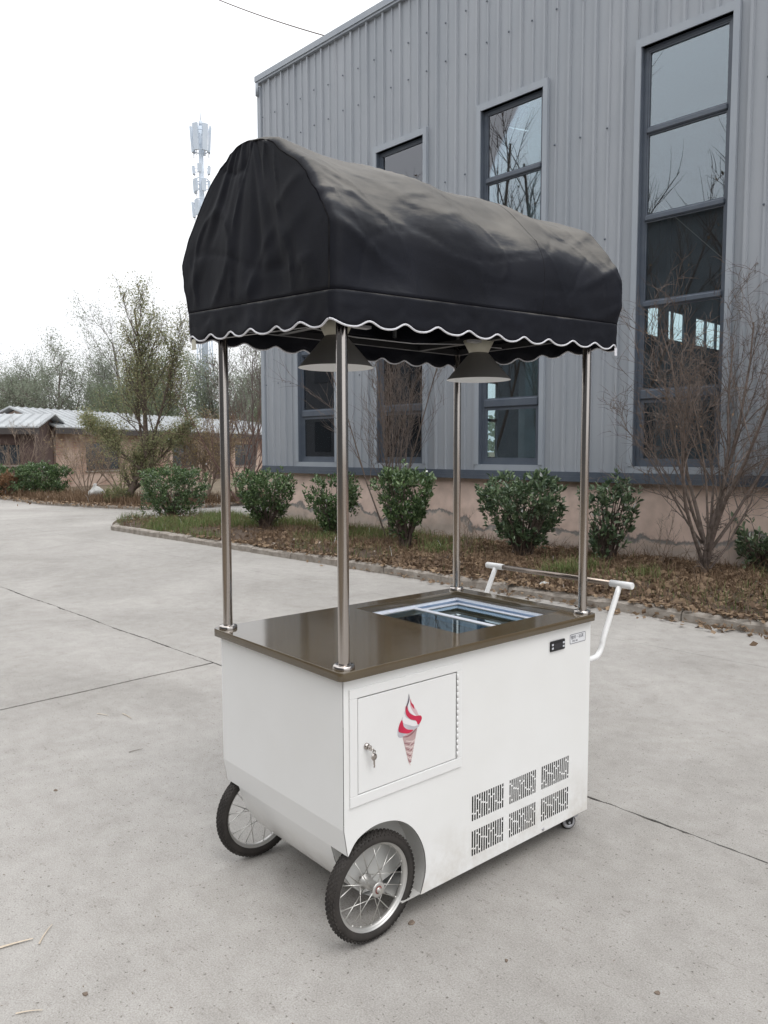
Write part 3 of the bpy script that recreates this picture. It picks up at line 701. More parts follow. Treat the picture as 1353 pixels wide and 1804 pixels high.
def shrub(name, loc, rtop, rbot, zlo, ztop, whorls, leafsize, matn, label, group, stray=8, flat=True, per=7, squash=1.0, bark='bark'):
    global RNG
    RNG = np.random.default_rng(sum(ord(c)*(i+3) for i, c in enumerate(label)) % 9973)
    root = empty(name, loc, RNG.uniform(0,6), label, 'shrub', group)
    t = RNG.uniform(0,1,whorls)**.75; a = RNG.uniform(0,2*np.pi,whorls); rim = rbot+(rtop-rbot)*np.minimum(1,t*1.25)**.8
    rim = rim*np.where(t > .9, 1-(t-.9)*2.2, 1)
    lob = 1+.19*np.sin(a*3+1.1+t*3)+.10*np.sin(a*5+t*6)+.05*RNG.normal(size=whorls)
    rr = rim*lob*np.where(RNG.uniform(0,1,whorls) < .72, RNG.uniform(.82,1.03,whorls), np.sqrt(RNG.uniform(0,1,whorls)))
    topk = t > .86; rr = np.where(topk, rim*np.sqrt(RNG.uniform(0,1,whorls)), rr)
    z = zlo+(ztop-zlo)*t + RNG.normal(size=whorls)*.035+.05*np.sin(a*2+rr*9)*t
    W_ = np.stack([rr*np.cos(a), rr*np.sin(a)*squash, z], 1)
    sd = RNG.uniform(0,50); keep = np.array([mnoise.noise((p[0]*4.2+sd, p[1]*4.2, p[2]*4.2)) > -.12 for p in W_]); W_ = W_[keep]; whorls = len(W_)
    for k in range(stray):       # long shoots poking out
        i = RNG.integers(whorls); W_[i] = W_[i]*np.array([1.14,1.14,1.0])+np.array([0,0,RNG.uniform(.04,.13)])
    cen = np.array([0,0,zlo-.1]); O = W_-cen; O /= np.linalg.norm(O, axis=1, keepdims=True); O[:,2] += .35
    C = np.repeat(W_, per, 0); D = np.repeat(O, per, 0)*.8+RNG.normal(size=(whorls*per,3))*.75
    C = C + D*.008 + np.repeat(O,per,0)*RNG.uniform(-.06,.0,(whorls*per,1))
    V, F = leaf_cloud(C, D, leafsize*RNG.uniform(.55,1.25,len(C)))
    link('foliage', npmesh('foliage', V, F), M[matn], root, kind='stuff')
    paths = []
    for i in range(0, whorls, max(1, whorls//70)):
        e = W_[i]; b = np.array([RNG.normal()*.04, RNG.normal()*.04, -.05]); mid = (b+e)/2*np.array([.55,.55,1.0])+np.array([0,0,.02]); q = np.linspace(0,1,6)[:,None]
        P = (1-q)**2*b+2*q*(1-q)*mid+q**2*e; paths.append((P, np.linspace(.010,.002,6)))
    paths.append((np.array([[0,0,-.08],[.01,0,.1],[0,.01,zlo+.12]]), np.array([.028,.024,.016])))
    V, F = tubes(paths, 5); link('stem', npmesh('stem', V, F, True), M[bark], root)
    return root

GS = 'clipped evergreen shrubs in the bed along the hall'
shrub('evergreen_shrub', (-4.62,16.75,.08), .70, .50, .14, 1.08, 1500, .062, 'shrub', 'dense rounded evergreen shrub at the tip of the planting bed, left of the hall corner', GS, per=7, stray=10)
shrub('evergreen_shrub', (-2.12,13.8,.10), .56, .16, .22, 1.04, 1100, .062, 'shrub', 'wide-topped evergreen shrub narrowing to its stem, in front of the hall corner', GS)
shrub('evergreen_shrub', (-.83,12.75,.10), .42, .16, .15, .98, 760, .064, 'shrub', 'narrow evergreen shrub with a stray side shoot, partly behind the near left canopy post', GS, stray=30)
shrub('evergreen_shrub', (.32,11.2,.10), .42, .13, .22, 1.14, 800, .068, 'shrub', 'upright evergreen shrub with bright new top leaves, in front of the bare multi-stemmed bush', GS, stray=14)
shrub('evergreen_shrub', (1.83,10.05,.10), .53, .18, .22, 1.10, 900, .075, 'shrub2', 'loose broad evergreen shrub behind the push handle, between the two right canopy posts', GS, stray=26)
shrub('evergreen_shrub', (2.86,9.7,.10), .30, .20, .10, 1.02, 380, .075, 'shrub2', 'thin open evergreen shrub just right of the right-hand canopy post', GS, stray=26, per=6)
shrub('evergreen_shrub', (4.42,8.85,.10), .30, .20, .15, .62, 200, .075, 'shrub2', 'low sparse green shrub at the right edge beside the bare tree', GS, stray=12, per=6)
shrub('hedge_shrub', (-11.25,25.3,.08), .78, .70, .10, 1.05, 1500, .08, 'shrub', 'low rounded hedge shrub in front of the brick houses, browned on its left side', 'hedge shrubs by the low houses', stray=10)
shrub('hedge_shrub', (-13.3,26.0,.08), .60, .55, .10, 1.0, 900, .08, 'shrub', 'low hedge shrub cut by the left edge of the view', 'hedge shrubs by the low houses', stray=10)
shrub('hedge_shrub', (-12.35,25.4,.08), .35, .55, .02, .72, 500, .07, 'bush_red', 'reddish brown dried bush between the two hedge shrubs', 'hedge shrubs by the low houses', stray=30)
shrub('small_green_bush', (-7.55,21.9,.08), .38, .40, .02, .42, 420, .06, 'treeleaf', 'small light green bush in dry grass at the foot of the leaning tree', None, stray=20)

# bare bushes and trees in front of the hall
SP_B = dict(levels=4, n=[8,6,5,3], len=[.50,.52,.55,.6], spread=[.5,.6,.7,.8], up=.045, bend=.38, wob=.17, lift=.18, rr=.52, rmin=.0030, lo=.16)
st = [((0,0,-.08), (.02,0,1), .42, .055), ((.02,.01,.30), (.05,.02,1), .5, .045)]
for (dx, dy, le, r) in ((-.55,.05,1.9,.020),(-.36,-.2,2.3,.024),(-.16,.1,2.5,.024),(.0,-.2,2.7,.026),(.16,-.05,2.8,.028),(.42,.15,2.5,.024),(.75,-.1,2.2,.020),(-.62,.4,1.7,.014),(.3,.5,2.2,.018),(-.2,-.5,1.9,.016),(.85,.1,1.8,.014)):
    st.append(((dx*.06,dy*.06,RNG.uniform(.05,.5)), (dx,dy,1), le, r))
woody('bare_tree', (3.63,8.62,.10), st, SP_B, 'barktwig', 'leafless many-stemmed small tree with tangled fine twigs, in front of the rightmost tall window', 'tree', leaves=(60,.05,.02), leafm='litter')
st = []
for i in range(9):
    a = RNG.uniform(0,6.28); tl = RNG.uniform(.08,.36)
    st.append(((.06*math.cos(a), .06*math.sin(a), -.05), (tl*math.cos(a), tl*math.sin(a), 1), RNG.uniform(2.3,3.2), RNG.uniform(.012,.02)))
SP_B2 = dict(levels=4, n=[8,5,3], len=[.42,.5,.5], spread=[.42,.6,.7], up=.06, bend=.18, wob=.06, lift=.25, rr=.5, rmin=.0028, lo=.25)
woody('bare_bush', (.12,12.3,.10), st, SP_B2, 'barktwig', 'tall leafless bush of many upright stems, behind the upright shrub and before the second window', 'bush')
# a few thin saplings / dead stalks in the bed
for (x_, y_, h_, lb) in ((1.12,10.4,.62,'short dead weed stalk with seed head, left of the broad loose shrub'),(3.35,9.3,.8,'thin leafless sapling between the open shrub and the bare tree')):
    woody('dead_stalk', (x_,y_,.1), [((0,0,-.03),(.1,0,1),h_,.006),((.02,0,-.03),(-.15,.1,1),h_*.8,.005),((.02,.03,-.03),(.25,.1,1),h_*.7,.005)],
      dict(levels=3,n=[7,5],len=[.35,.5],spread=[.5,.7],up=.04,bend=.2,wob=.08,lift=.2,rr=.6,rmin=.0016,lo=.2), 'barktan', lb, 'weed')

# trees mirrored in the windows (outside the frame on the left)
TL = ['tall leafless tree across the yard nearest the camera','second leafless tree across the yard, with a few dead leaves','third leafless tree across the yard, mirrored in the middle window','fourth leafless tree across the yard','leafless tree across the yard farthest from the camera']
for i, (s_, n_, h_) in enumerate(((-12.0,-3.2,11.0),(-8.3,-3.6,9.6),(-17.2,-3.3,11.2),(-16.0,-4.6,10.4),(-22.6,-3.4,10.4))):
    p_ = W2(s_, n_)
    woody('yard_tree', (p_[0],p_[1],-.05), [((0,0,0),(.03,.03,1),h_*1.1,.13),((0,0,1.2),(.28,.15,1),h_*.76,.07),((0,0,1.6),(-.28,-.1,1),h_*.74,.07),((0,0,1.0),(.1,-.3,1),h_*.72,.06)],
      dict(levels=3,n=[13,8],len=[.34,.4],spread=[.55,.6],up=.05,bend=.15,wob=.05,lift=.4,rr=.42,rmin=.010,lo=.3), 'bark', TL[i], 'tree', group='trees across the yard', leaves=(60,.16,.05), leafm='litter')

# leaning leafy tree by the low houses
SP_T = dict(levels=4, n=[13,7,5], len=[.50,.5,.5], spread=[.75,.6,.6], up=.03, bend=.2, wob=.08, lift=.16, rr=.5, rmin=.006, lo=.22)
SP_L = dict(levels=4, n=[12,7,5], len=[.36,.5,.5], spread=[.62,.6,.6], up=.05, bend=.15, wob=.07, lift=.3, rr=.5, rmin=.006, lo=.15)
woody('leaning_tree', (-7.35,21.9,.05), [((0,0,0),(.48,.05,1),1.7,.12),((.62,.05,1.35),(.02,0,1),4.1,.075),((.60,.05,1.3),(-.25,.1,1),3.1,.045),((.66,.05,1.4),(.30,-.1,1),3.2,.045),((.3,0,.7),(1.1,.1,.8),2.0,.045),((.4,.05,1.0),(-.9,.1,.75),1.9,.04)], SP_L, 'bark',
      'tall leaning tree with thin yellow-green leaves in front of the long brick house', 'tree', leaves=(34000,.058,.13), leafm='treeleaf')
woody('yellow_leaved_tree', (-5.2,22.6,.05), [((0,0,0),(.1,.1,1),2.1,.04),((0,0,.1),(-.35,0,1),1.9,.03),((0,0,.1),(.4,0,1),1.9,.03)], SP_T, 'barktan',
      'smaller bushy tree with tan yellow leaves, right of the leaning tree', 'tree', leaves=(5000,.055,.10), leafm='treeleaf2')
SP_R = dict(levels=4, n=[6,5,3], len=[.5,.5,.5], spread=[.6,.6,.6], up=.06, bend=.2, wob=.08, lift=.25, rr=.55, rmin=.0045, lo=.2)
woody('reddish_bare_bush', (-4.15,21.9,.05), [((0,0,0),(t_,0,1),RNG.uniform(2.4,3.4),.03) for t_ in (-.5,-.2,.1,.35,.7)], SP_R, 'barkred',
      'leafless reddish bush behind the left canopy post beside the hall corner', 'bush')
woody('tan_twiggy_bush', (-9.9,25.6,.05), [((0,0,0),(t_,0,1),RNG.uniform(1.5,2.3),.025) for t_ in (-.9,-.5,-.15,.1,.4,.8)], SP_R, 'barktan',
      'low tangle of tan bare twigs before the brick house, right of the rounded hedge', 'bush', leaves=(700,.06,.08), leafm='treeleaf2')
woody('tan_twiggy_bush', (-8.6,25.2,.05), [((0,0,0),(t_,0,1),RNG.uniform(1.4,2.2),.025) for t_ in (-.9,-.4,0,.4,.9)], SP_R, 'barktan',
      'second tangle of bare twigs, just left of the leaning tree', 'bush', leaves=(500,.06,.08), leafm='treeleaf2')
woody('tan_twiggy_bush', (-13.0,27.6,.05), [((0,0,0),(t_,0,1),RNG.uniform(1.4,2.3),.022) for t_ in (-.9,-.4,0,.4,.9)], SP_R, 'barktan',
      'bare twigs standing before the dark shed at the left edge', 'bush')
woody('tan_twiggy_bush', (-6.1,24.5,.05), [((0,0,0),(t_,0,1),RNG.uniform(1.3,2.2),.022) for t_ in (-.9,-.4,0,.4,.9)], SP_R, 'barkred',
      'bare twigs just right of the leaning tree trunk', 'bush', leaves=(500,.06,.08), leafm='treeleaf2')

# far trees
FT = [(-33,64,10.0,'farleaf',1.25),(-27.5,58,9.2,'farleaf',1.2),(-23.0,55,8.9,'farleaf',1.1),(-20.0,60,12.4,'farleaf',.95),(-17.4,54,8.0,'farleaf2',1.15),(-14.4,50,7.2,'farleaf2',1.15),(-11.2,52,8.6,'farleaf',1.05),(-8.2,58,9.6,'farleaf',1.1),(-11.0,70,12.5,'farleaf',1.0),(-6.6,48,5.9,'farleaf2',1.0),(-25,70,9.6,'farleaf2',1.2)]
FL_ = ['pale willow at the far left edge of the tree line','pale willow second from the left in the tree line','pale green tree third from the left in the tree line','tallest thin-crowned tree left of the leaning tree','dark green tree behind the roof left of the leaning tree','round dark green tree just behind the leaning tree','greyish tree behind the long brick house','greyish tree beside the mast foot','tall pale tree behind the mast','low dark tree near the hall corner','dark tree far back on the left']
for (x_,y_,h_,lm,wd), lb in zip(FT, FL_):
    sp = dict(levels=4, n=[10,6,4], len=[.42*wd,.5,.5], spread=[.75,.6,.6], up=.04, bend=.2, wob=.08, lift=.12, rr=.5, rmin=.014, lo=.22)
    woody('far_tree', (x_,y_,0), [((0,0,0),(.03,0,1),h_*.80,.16),((0,0,.8),(.3,.1,1),h_*.55,.09),((0,0,.8),(-.32,.1,1),h_*.55,.09)], sp, 'barkgrey', lb, 'tree', leaves=(17000,.13,.34), leafm=lm, group='trees beyond the low houses')
SP_F = dict(levels=4, n=[9,6,4], len=[.45,.5,.5], spread=[.5,.5,.5], up=.06, bend=.2, wob=.07, lift=.2, rr=.5, rmin=.009, lo=.2)
woody('far_bare_tree', (-5.6,33,0), [((0,0,0),(0,0,1),5.4,.07),((0,0,.5),(.3,0,1),4.4,.05),((0,0,.5),(-.35,0,1),4.6,.05)], SP_F, 'barkgrey', 'leafless grey tree behind the left canopy post, near the hall corner', 'tree', leaves=(500,.09,.12), leafm='farleaf')
woody('far_bare_tree', (-4.4,38,0), [((0,0,0),(0,0,1),5.6,.07),((0,0,.5),(.3,0,1),4.4,.05),((0,0,.5),(-.35,0,1),4.6,.05)], SP_F, 'barkgrey', 'leafless grey tree half hidden by the hall corner', 'tree')
# wood far off, one mass
C = RNG.uniform(size=(9000,3))*np.array([150,14,1])+np.array([-95,95,0]); C[:,2] = RNG.uniform(0,1,9000)**.7*(7+2.0*np.sin(C[:,0]*.35)+1.5*np.sin(C[:,0]*.9+1))
V, F = rhomb_cloud(C, RNG.uniform(.6,1.3,9000)); props(link('distant_wood', npmesh('distant_wood', V, F), M['farleaf']), 'pale line of distant trees', 'wood', kind='stuff')

# ------------------------------------------------------------------ low houses on the left
def low_house(loc, rz, length, depth, zeave, zridge, wins, doors, wallm, label, name='brick_house', overhang=.35, group='low houses on the left'):
    h = empty(name, loc, rz, label, 'house', group)
    holes = [[(a,b_),(c,b_),(c,d),(a,d)] for (a,b_,c,d) in wins+doors]
    plate('wall', [[(0,0),(length,0),(length,zeave),(0,zeave)]]+holes, .22, M[wallm], h, Matrix.Translation((0,.11,0)) @ XZ)
    m = MB(); m.box((0,.222,0),(.2,depth,zeave)); m.box((length-.2,.222,0),(length,depth,zeave)); m.box((.2,depth-.2,0),(length-.2,depth,zeave)); m.build('side_wall', M[wallm], h)
    for (a,b_,c,d) in wins:
        m = MB(); f = .05
        m.box((a,.04,b_),(a+f,.12,d)); m.box((c-f,.04,b_),(c,.12,d)); m.box((a+f,.04,b_),(c-f,.12,b_+f)); m.box((a+f,.04,d-f),(c-f,.12,d)); m.box(((a+c)/2-.02,.05,b_+f),((a+c)/2+.02,.11,d-f))
        wn = m.build('window', M['doorbrown'], h); p = MB(); p.box((a+f,.07,b_+f),(c-f,.08,d-f)); p.build('pane', M['winhouse'], wn)
        p = MB(); p.box((a-.06,-.05,b_-.06),(c+.06,.04,b_-.001)); p.build('sill', M['kerb'], wn)
    for (a,b_,c,d) in doors:
        m = MB(); m.box((a+.01,.06,b_),(c-.01,.11,d-.01)); m.build('door', M['doorbrown'], h)
    # sheet roof with standing ribs, one slope to the front
    def slope(y0,z0,y1,z1,nm):
        m = MB(); m.add([(-.3,y0,z0),(length+.3,y0,z0),(length+.3,y1,z1),(-.3,y1,z1),(-.3,y0,z0-.05),(length+.3,y0,z0-.05),(length+.3,y1,z1-.05),(-.3,y1,z1-.05)],
            [(0,1,2,3),(7,6,5,4),(0,4,5,1),(1,5,6,2),(3,7,4,0),(2,6,7,3)])
        r = m.build(nm, M['roofw'], h); rb = MB(); x = -.25; rx = .03
        while x < length+.25:
            rb.add([(x-rx,y0,z0+.002),(x+rx,y0,z0+.002),(x,y0,z0+.05),(x-rx,y1,z1+.002),(x+rx,y1,z1+.002),(x,y1,z1+.05)], [(0,1,2),(0,2,5,3),(1,4,5,2)]); x += .38
        rb.build('roof_rib', M['roofw'], r, kind='stuff')
    slope(-overhang, zeave-.02, depth/2, zridge, 'roof'); slope(depth+overhang, zeave-.02, depth/2, zridge, 'roof')
    for gx in (.02, length-.2):
        m = MB(); m.add([(gx,.0,zeave-.03),(gx,depth,zeave-.03),(gx,depth/2,zridge-.1),(gx+.18,.0,zeave-.03),(gx+.18,depth,zeave-.03),(gx+.18,depth/2,zridge-.1)],[(0,2,1),(3,4,5),(0,3,5,2),(1,2,5,4)]); m.build('gable', M[wallm], h)
    m = MB(); m.box((-.3,-overhang+.01,zeave-.30),(length+.3,-overhang+.05,zeave-.075)); m.build('fascia', M['roofdk'], h)
    return h
low_house((-13.0,30.6,0), math.radians(67), 30, 4.2, 2.55, 3.35, [(1.6,.75,3.6,1.95),(7.2,.75,9.2,1.95),(12.5,.75,14.6,1.95),(18.5,.75,21,1.95)], [(5.0,0,6.0,1.95),(10.4,0,11.5,2.0),(16.2,0,17.3,2.0)], 'brick',
   'long low brick house with a white ribbed sheet roof, behind the leaning tree')
M['darkwall'] = mat('dark_stained_wall', (.085,.055,.05), .85, c2=(.13,.09,.08), nscale=2)
low_house((-22.5,29.0,0), math.radians(0), 9.4, 2.4, 2.5, 3.02, [(.9,1.1,2.1,1.85),(7.9,1.05,8.85,1.85),(4.4,1.1,5.4,1.9)], [(6.2,0,7.0,1.9)], 'darkwall',
   'dark low shed with white ribbed roof at left edge before the brick house', name='low_shed', overhang=.3)

# telecom mast
mast = empty('telecom_mast', (-13.75,60,0), 0, 'tall pale telecom mast with clusters of panel antennas, rising behind the canopy', 'mast')
m = MB(); m.tube([(0,0,0),(0,0,25.9)], [.30,.17], 12); m.build('pole', M['tower'], mast)
m = MB()
for (z0,z1,r) in ((25.9,26.3,.14),(26.3,27.2,.03)): m.tube([(0,0,z0),(0,0,z1)], r, 8)
m.build('lightning_rod', M['tower'], mast)
def rigged(z, r, az, w_, h_, d_=.16):
    a = math.radians(az); x_, y_ = r*math.cos(a), r*math.sin(a); m = MB()
    m.box((-d_/2,-w_/2,-h_/2),(d_/2,w_/2,h_/2)); o = m.build('antenna_panel', M['tower'], mast, (x_,y_,z), (0,math.radians(4),a))
    m = MB(); m.tube([(0,0,z+.2*h_),(x_,y_,z+.2*h_)], .03, 5); m.tube([(0,0,z-.2*h_),(x_,y_,z-.2*h_)], .03, 5); m.tube([(x_*.87,y_*.87,z-h_*.7),(x_*.87,y_*.87,z+h_*.5)], .035, 5); m.build('bracket', M['alum'], mast)
for az in (10,170,250,-50,90): rigged(24.95, .66, az, .42, 1.9)
for az in (0,180,270): rigged(22.7, .58, az, .3, .6)
for az in (15,165,230,-60): rigged(21.5, .55, az, .32, .9)
for az in (5,175,250): rigged(19.8, .66, az, .32, 1.1)
for az in (185,-30,70): rigged(17.3, .7, az, .3, 1.5)
m = MB()
for z in (25.5,24.1,22.0,20.5,18.6,16.4):
    m = MB(); m.lathe([(.48,-.03),(.52,-.03),(.52,.03),(.48,.03)], 16, (0,0,0), closed=True); m.build('platform_ring', M['tower'], mast, (0,0,z))
m = MB()      # lattice skirt at the lower part
for k in range(4):
    a = math.radians(45+90*k); pts = [(1.0*math.cos(a),1.0*math.sin(a),0),(.5*math.cos(a),.5*math.sin(a),14)]; m.tube(pts, .05, 5)
    b = math.radians(45+90*(k+1))
    for i in range(14):
        r0, r1 = 1.0-.5*i/14, 1.0-.5*(i+1)/14
        m.tube([(r0*math.cos(a),r0*math.sin(a),i),(r1*math.cos(b),r1*math.sin(b),i+1)], .03, 4, cap=False)
m.build('lattice', M['tower'], mast)
# overhead cable from the hall roof to the upper left
m = MB(); A = Vector((-9.4,34,21.6)); B = Vector((-.8,23.5,13.4)); pts = []
for i in range(25):
    t = i/24; p = A.lerp(B,t); p.z -= .22*4*t*(1-t); pts.append(p)
m.tube(pts, .018, 5); props(m.build('overhead_cable', M['bark']), 'thin dark overhead cable crossing the white sky to the hall roof', 'cable')

# ------------------------------------------------------------------ ground cover in the beds (uncountable)
def blades(C, h, w_, lean=.5, segs=2):
    n = len(C); a = RNG.uniform(0,2*np.pi,n); D = np.stack([np.cos(a),np.sin(a),np.zeros(n)],1); S = np.stack([-np.sin(a),np.cos(a),np.zeros(n)],1)*w_[:,None]*.5
    l = RNG.uniform(.1,1,n)*lean; hz = np.array([0,0,1.0])
    P1 = C+D*(h*l*.35)[:,None]+hz*(h*.6)[:,None]; P2 = C+D*(h*l)[:,None]+hz*(h*np.sqrt(np.maximum(.05,1-l*l*.9)))[:,None]
    V = np.stack([C-S,C+S,P1+S*.8,P1-S*.8,P2+S*.1,P2-S*.1],1).reshape(-1,3); o = (np.arange(n)*6)[:,None]
    return V, np.concatenate([o+np.array([0,1,2,3]), o+np.array([3,2,4,5])],0)
def bed_points(n, f=None, s0=-15.4, s1=4.5, n0=6.86, n1=9.44):
    s = RNG.uniform(s0,s1,n); m_ = RNG.uniform(n0,n1,n)
    if f is not None: k = f(s,m_) > RNG.uniform(0,1,n); s, m_ = s[k], m_[k]
    ok = (s > -14.7) | (np.hypot((s+14.5)/1.0, (m_-8.1)/1.2) < 1); s, m_ = s[ok], m_[ok]
    z = np.array([bed_height(a,b) for a,b in zip(s,m_)])
    return np.stack([UX*s+NX*m_, UY*s+NY*m_, z],1), s, m_
def patch(s, m_): return np.clip(np.array([mnoise.noise((a*.9,b*.9,7.7)) for a,b in zip(s,m_)])*2+.5, 0, 1)
# green grass: far left end of the bed, around the middle shrubs and a few tufts
C, s, m_ = bed_points(80000, lambda s,n_: np.where(s < -10.5, .95, np.where((s > -10.4)&(s < -7.4)&(n_ > 7.7), .85, .12))*patch(s,n_))
V, F = blades(C, RNG.uniform(.05,.19,len(C)), RNG.uniform(.004,.008,len(C)), .8)
props(link('grass', npmesh('grass', V, F), M['grass']), 'short green grass growing between the shrubs in the planting bed', 'grass', kind='stuff')
parts = []
for (x_, y_, k) in ((1.98,8.55,420),(2.35,9.0,260),(.75,10.6,250),(2.9,8.4,120)):
    c = np.stack([x_+RNG.normal(size=k)*.11, y_+RNG.normal(size=k)*.09, np.full(k,.12)],1); parts.append(blades(c, RNG.uniform(.12,.26,k), np.full(k,.007), 1.0))
V, F = merge(parts); props(link('grass_tufts', npmesh('grass_tufts', V, F), M['grass']), 'bright green grass tufts near the kerb behind the push handle', 'grass', kind='stuff')
# dry grass and stalks
C, s, m_ = bed_points(36000, lambda s,n_: np.where(s < -10.5, .3, .8)*(1-.6*patch(s,n_)))
V, F = blades(C, RNG.uniform(.04,.20,len(C)), RNG.uniform(.003,.006,len(C)), 1.9)
props(link('dry_grass', npmesh('dry_grass', V, F), M['straw']), 'dry straw coloured grass stalks lying in the planting bed', 'dry grass', kind='stuff')
# leaf litter, also spilling over the kerb on the right
C, s, m_ = bed_points(34000, lambda s,n_: np.where(s > -7.5, .95, np.where(s > -10.5, .45, .08))*(.45+.55*(1-patch(s,n_))))
C[:,2] += RNG.uniform(0,.05,len(C)); parts = [rhomb_cloud(C, RNG.uniform(.03,.095,len(C)), .35, .75)]
sp = -13+17.5*RNG.uniform(0,1,4200)**.6; nn = 6.92-np.abs(RNG.normal(size=4200))*.15*np.clip((sp+14)/10,.3,1.2)
C = np.stack([UX*sp+NX*nn, UY*sp+NY*nn, RNG.uniform(.01,.05,4200)+np.where(nn > 6.74,.09,0)],1); parts.append(rhomb_cloud(C, RNG.uniform(.025,.08,4200), .7, .7))
V, F = merge(parts); props(link('leaf_litter', npmesh('leaf_litter', V, F), M['litter']), 'brown fallen leaves covering the planting bed and spilling over the kerb', 'leaves', kind='stuff')
# curled dead vines
paths = []
C, s, m_ = bed_points(9500, lambda s,n_: np.where(s > -8.5, .9, .3))
for c in C:
    k = 6; d = RNG.normal(size=3); d[2] = abs(d[2])*.8; d /= np.linalg.norm(d); P = [c]; cv = RNG.normal(size=3)*.9; st_ = RNG.uniform(.03,.08)
    for i in range(k-1):
        d = d+cv*.35; d[2] -= .22; d /= np.linalg.norm(d); q = P[-1]+d*st_; q[2] = max(q[2], .09); P.append(q)
    paths.append((np.array(P), np.linspace(.0032,.0012,k)))
V, F = tubes(paths, 3); props(link('dead_vines', npmesh('dead_vines', V, F), M['straw']), 'tangle of dry curled vines over the planting bed', 'dead vines', kind='stuff')
# far bed dry grass
n = 15000; x_ = RNG.uniform(-14.5,-2.4,n); y_ = np.array([far_edge_y(a) for a in x_])+.15+np.abs(RNG.normal(size=n))*1.7
C = np.stack([x_,y_,np.full(n,.08)],1); V, F = blades(C, RNG.uniform(.08,.34,n), RNG.uniform(.008,.016,n), 1.0)
props(link('far_dry_grass', npmesh('far_dry_grass', V, F), M['straw']), 'dry yellow grass in the bed before the low houses', 'dry grass', kind='stuff')
n = 5000; x_ = RNG.uniform(-14.5,-2.4,n); y_ = np.array([far_edge_y(a) for a in x_])+RNG.normal(size=n)*.5+.5
V, F = rhomb_cloud(np.stack([x_,y_,RNG.uniform(.07,.14,n)],1), RNG.uniform(.05,.11,n), .5, .7); props(link('far_leaf_litter', npmesh('far_leaf_litter', V, F), M['litter']), 'fallen leaves in the bed before the low houses', 'leaves', kind='stuff')
# white bag in the far bed
bm_ = MB(); bm_.lathe([(0.001,0),(.14,.02),(.19,.09),(.20,.16),(.17,.26),(.10,.34),(.04,.38),(.06,.44),(.001,.43)], 26); o = bm_.build('white_bag', M['whitein'], None, (-8.95,23.9,.08))
for v in o.data.vertices: v.co += Vector(mnoise.noise_vector(v.co*5))*.09+Vector(mnoise.noise_vector(v.co*19))*.03
props(o, 'crumpled white plastic bag lying in the far bed by the bare twigs', 'bag')
# pale stone / plastic scraps by the kerb
def crumple(loc, s, matn, label, name='plastic_scrap', cat='litter', flat=.5):
    m = MB(); m.lathe([(0.0005,-.3),(.6,-.25),(1,.0),(.7,.35),(.3,.5),(.0005,.52)], 9); o = m.build(name, M[matn], None, loc, (0,0,RNG.uniform(0,6)))
    for v in o.data.vertices: v.co = Vector((v.co.x*s, v.co.y*s*.7, v.co.z*s*flat)) + Vector(mnoise.noise_vector(v.co*2.2+Vector(loc)))*s*.35
    return props(o, label, cat)
crumple((1.72,8.22,.115), .07, 'whitein', 'crumpled white scrap on the kerb left of the right canopy post')
crumple((-3.35,15.1,.11), .11, 'whitein', 'white plastic scrap in the grass at the tip of the bed')

# ------------------------------------------------------------------ litter on the pavement
M['straw1'] = mat('pale_straw', (.50,.42,.32), .8, c2=(.60,.52,.42), nscale=30, stretch=(1,12,12))
M['drytwig'] = mat('dark_twig', (.08,.06,.045), .9)
def straw(p, q, w_, label, matn='straw1', name='straw'):
    p, q = Vector((*p,.004)), Vector((*q,.006)); m = MB(); k = 5; d = (q-p); n = Vector((-d.y,d.x,0)).normalized(); vs = []
    for i in range(k+1):
        t = i/k; c = p.lerp(q,t)+n*(.004*math.sin(t*3)); ww = w_*(1-.55*t); vs += [c-n*ww*.5, c+Vector((0,0,ww*.35)), c+n*ww*.5]
    fs = []
    for i in range(k): fs += [(i*3,i*3+3,i*3+4,i*3+1),(i*3+1,i*3+4,i*3+5,i*3+2)]
    m.add(vs, fs); return props(m.build(name, M[matn]), label, 'straw')
straw((-1.24,2.27),(-1.12,2.335), .012, 'pale split reed lying at the left edge of the pavement')
straw((-1.09,2.31),(-1.09,2.41), .006, 'thin pale straw lying right of the split reed')
straw((-1.02,2.01),(-.95,2.02), .006, 'short pale straw lying nearest the bottom left corner')
straw((-1.70,4.45),(-1.62,4.41), .007, 'pale straw on the pavement left of the cart, left one of a pair')
straw((-1.55,4.45),(-1.47,4.36), .007, 'pale straw on the pavement left of the cart, right one of a pair')
straw((-1.32,3.86),(-1.26,3.90), .006, 'dark thin twig on the pavement left of the cart end', 'drytwig', 'twig')
straw((-.22,2.74),(-.13,2.80), .012, 'dry reed piece lying under the near wheel')
def chip(x, y, s, label, matn='drytwig'):
    m = MB(); pts = [(math.cos(a)*s*RNG.uniform(.7,1.1), math.sin(a)*s*RNG.uniform(.5,.9)) for a in np.linspace(0,2*np.pi,7)[:-1]]
    m.add([(a,b,.0008) for a,b in pts]+[(a*.9,b*.9,.0015+RNG.uniform(0,.0035)) for a,b in pts], [tuple(range(6,12))]+[(i,(i+1)%6,(i+1)%6+6,i+6) for i in range(6)])
    return props(m.build('leaf_scrap', M[matn], None, (x,y,0), (0,0,RNG.uniform(0,6))), label, 'leaf')
M['scrap'] = mat('brown_scrap', (.15,.115,.09), .85, c2=(.22,.17,.13), nscale=60)
M['drytwig'] = M['scrap']
chip(.085,2.42,.016,'small dark square scrap on the pavement right of the near wheel','scrap')
chip(.78,2.09,.011,'small brown scrap on the pavement at the lower right','scrap')
chip(-.86,2.09,.012,'small grey brown scrap at the lower left of the pavement','scrap')
chip(.37,2.23,.008,'tiny dark scrap in front of the cart','scrap')
chip(-1.51,3.42,.014,'dark leaf scrap on the pavement at the left','scrap')
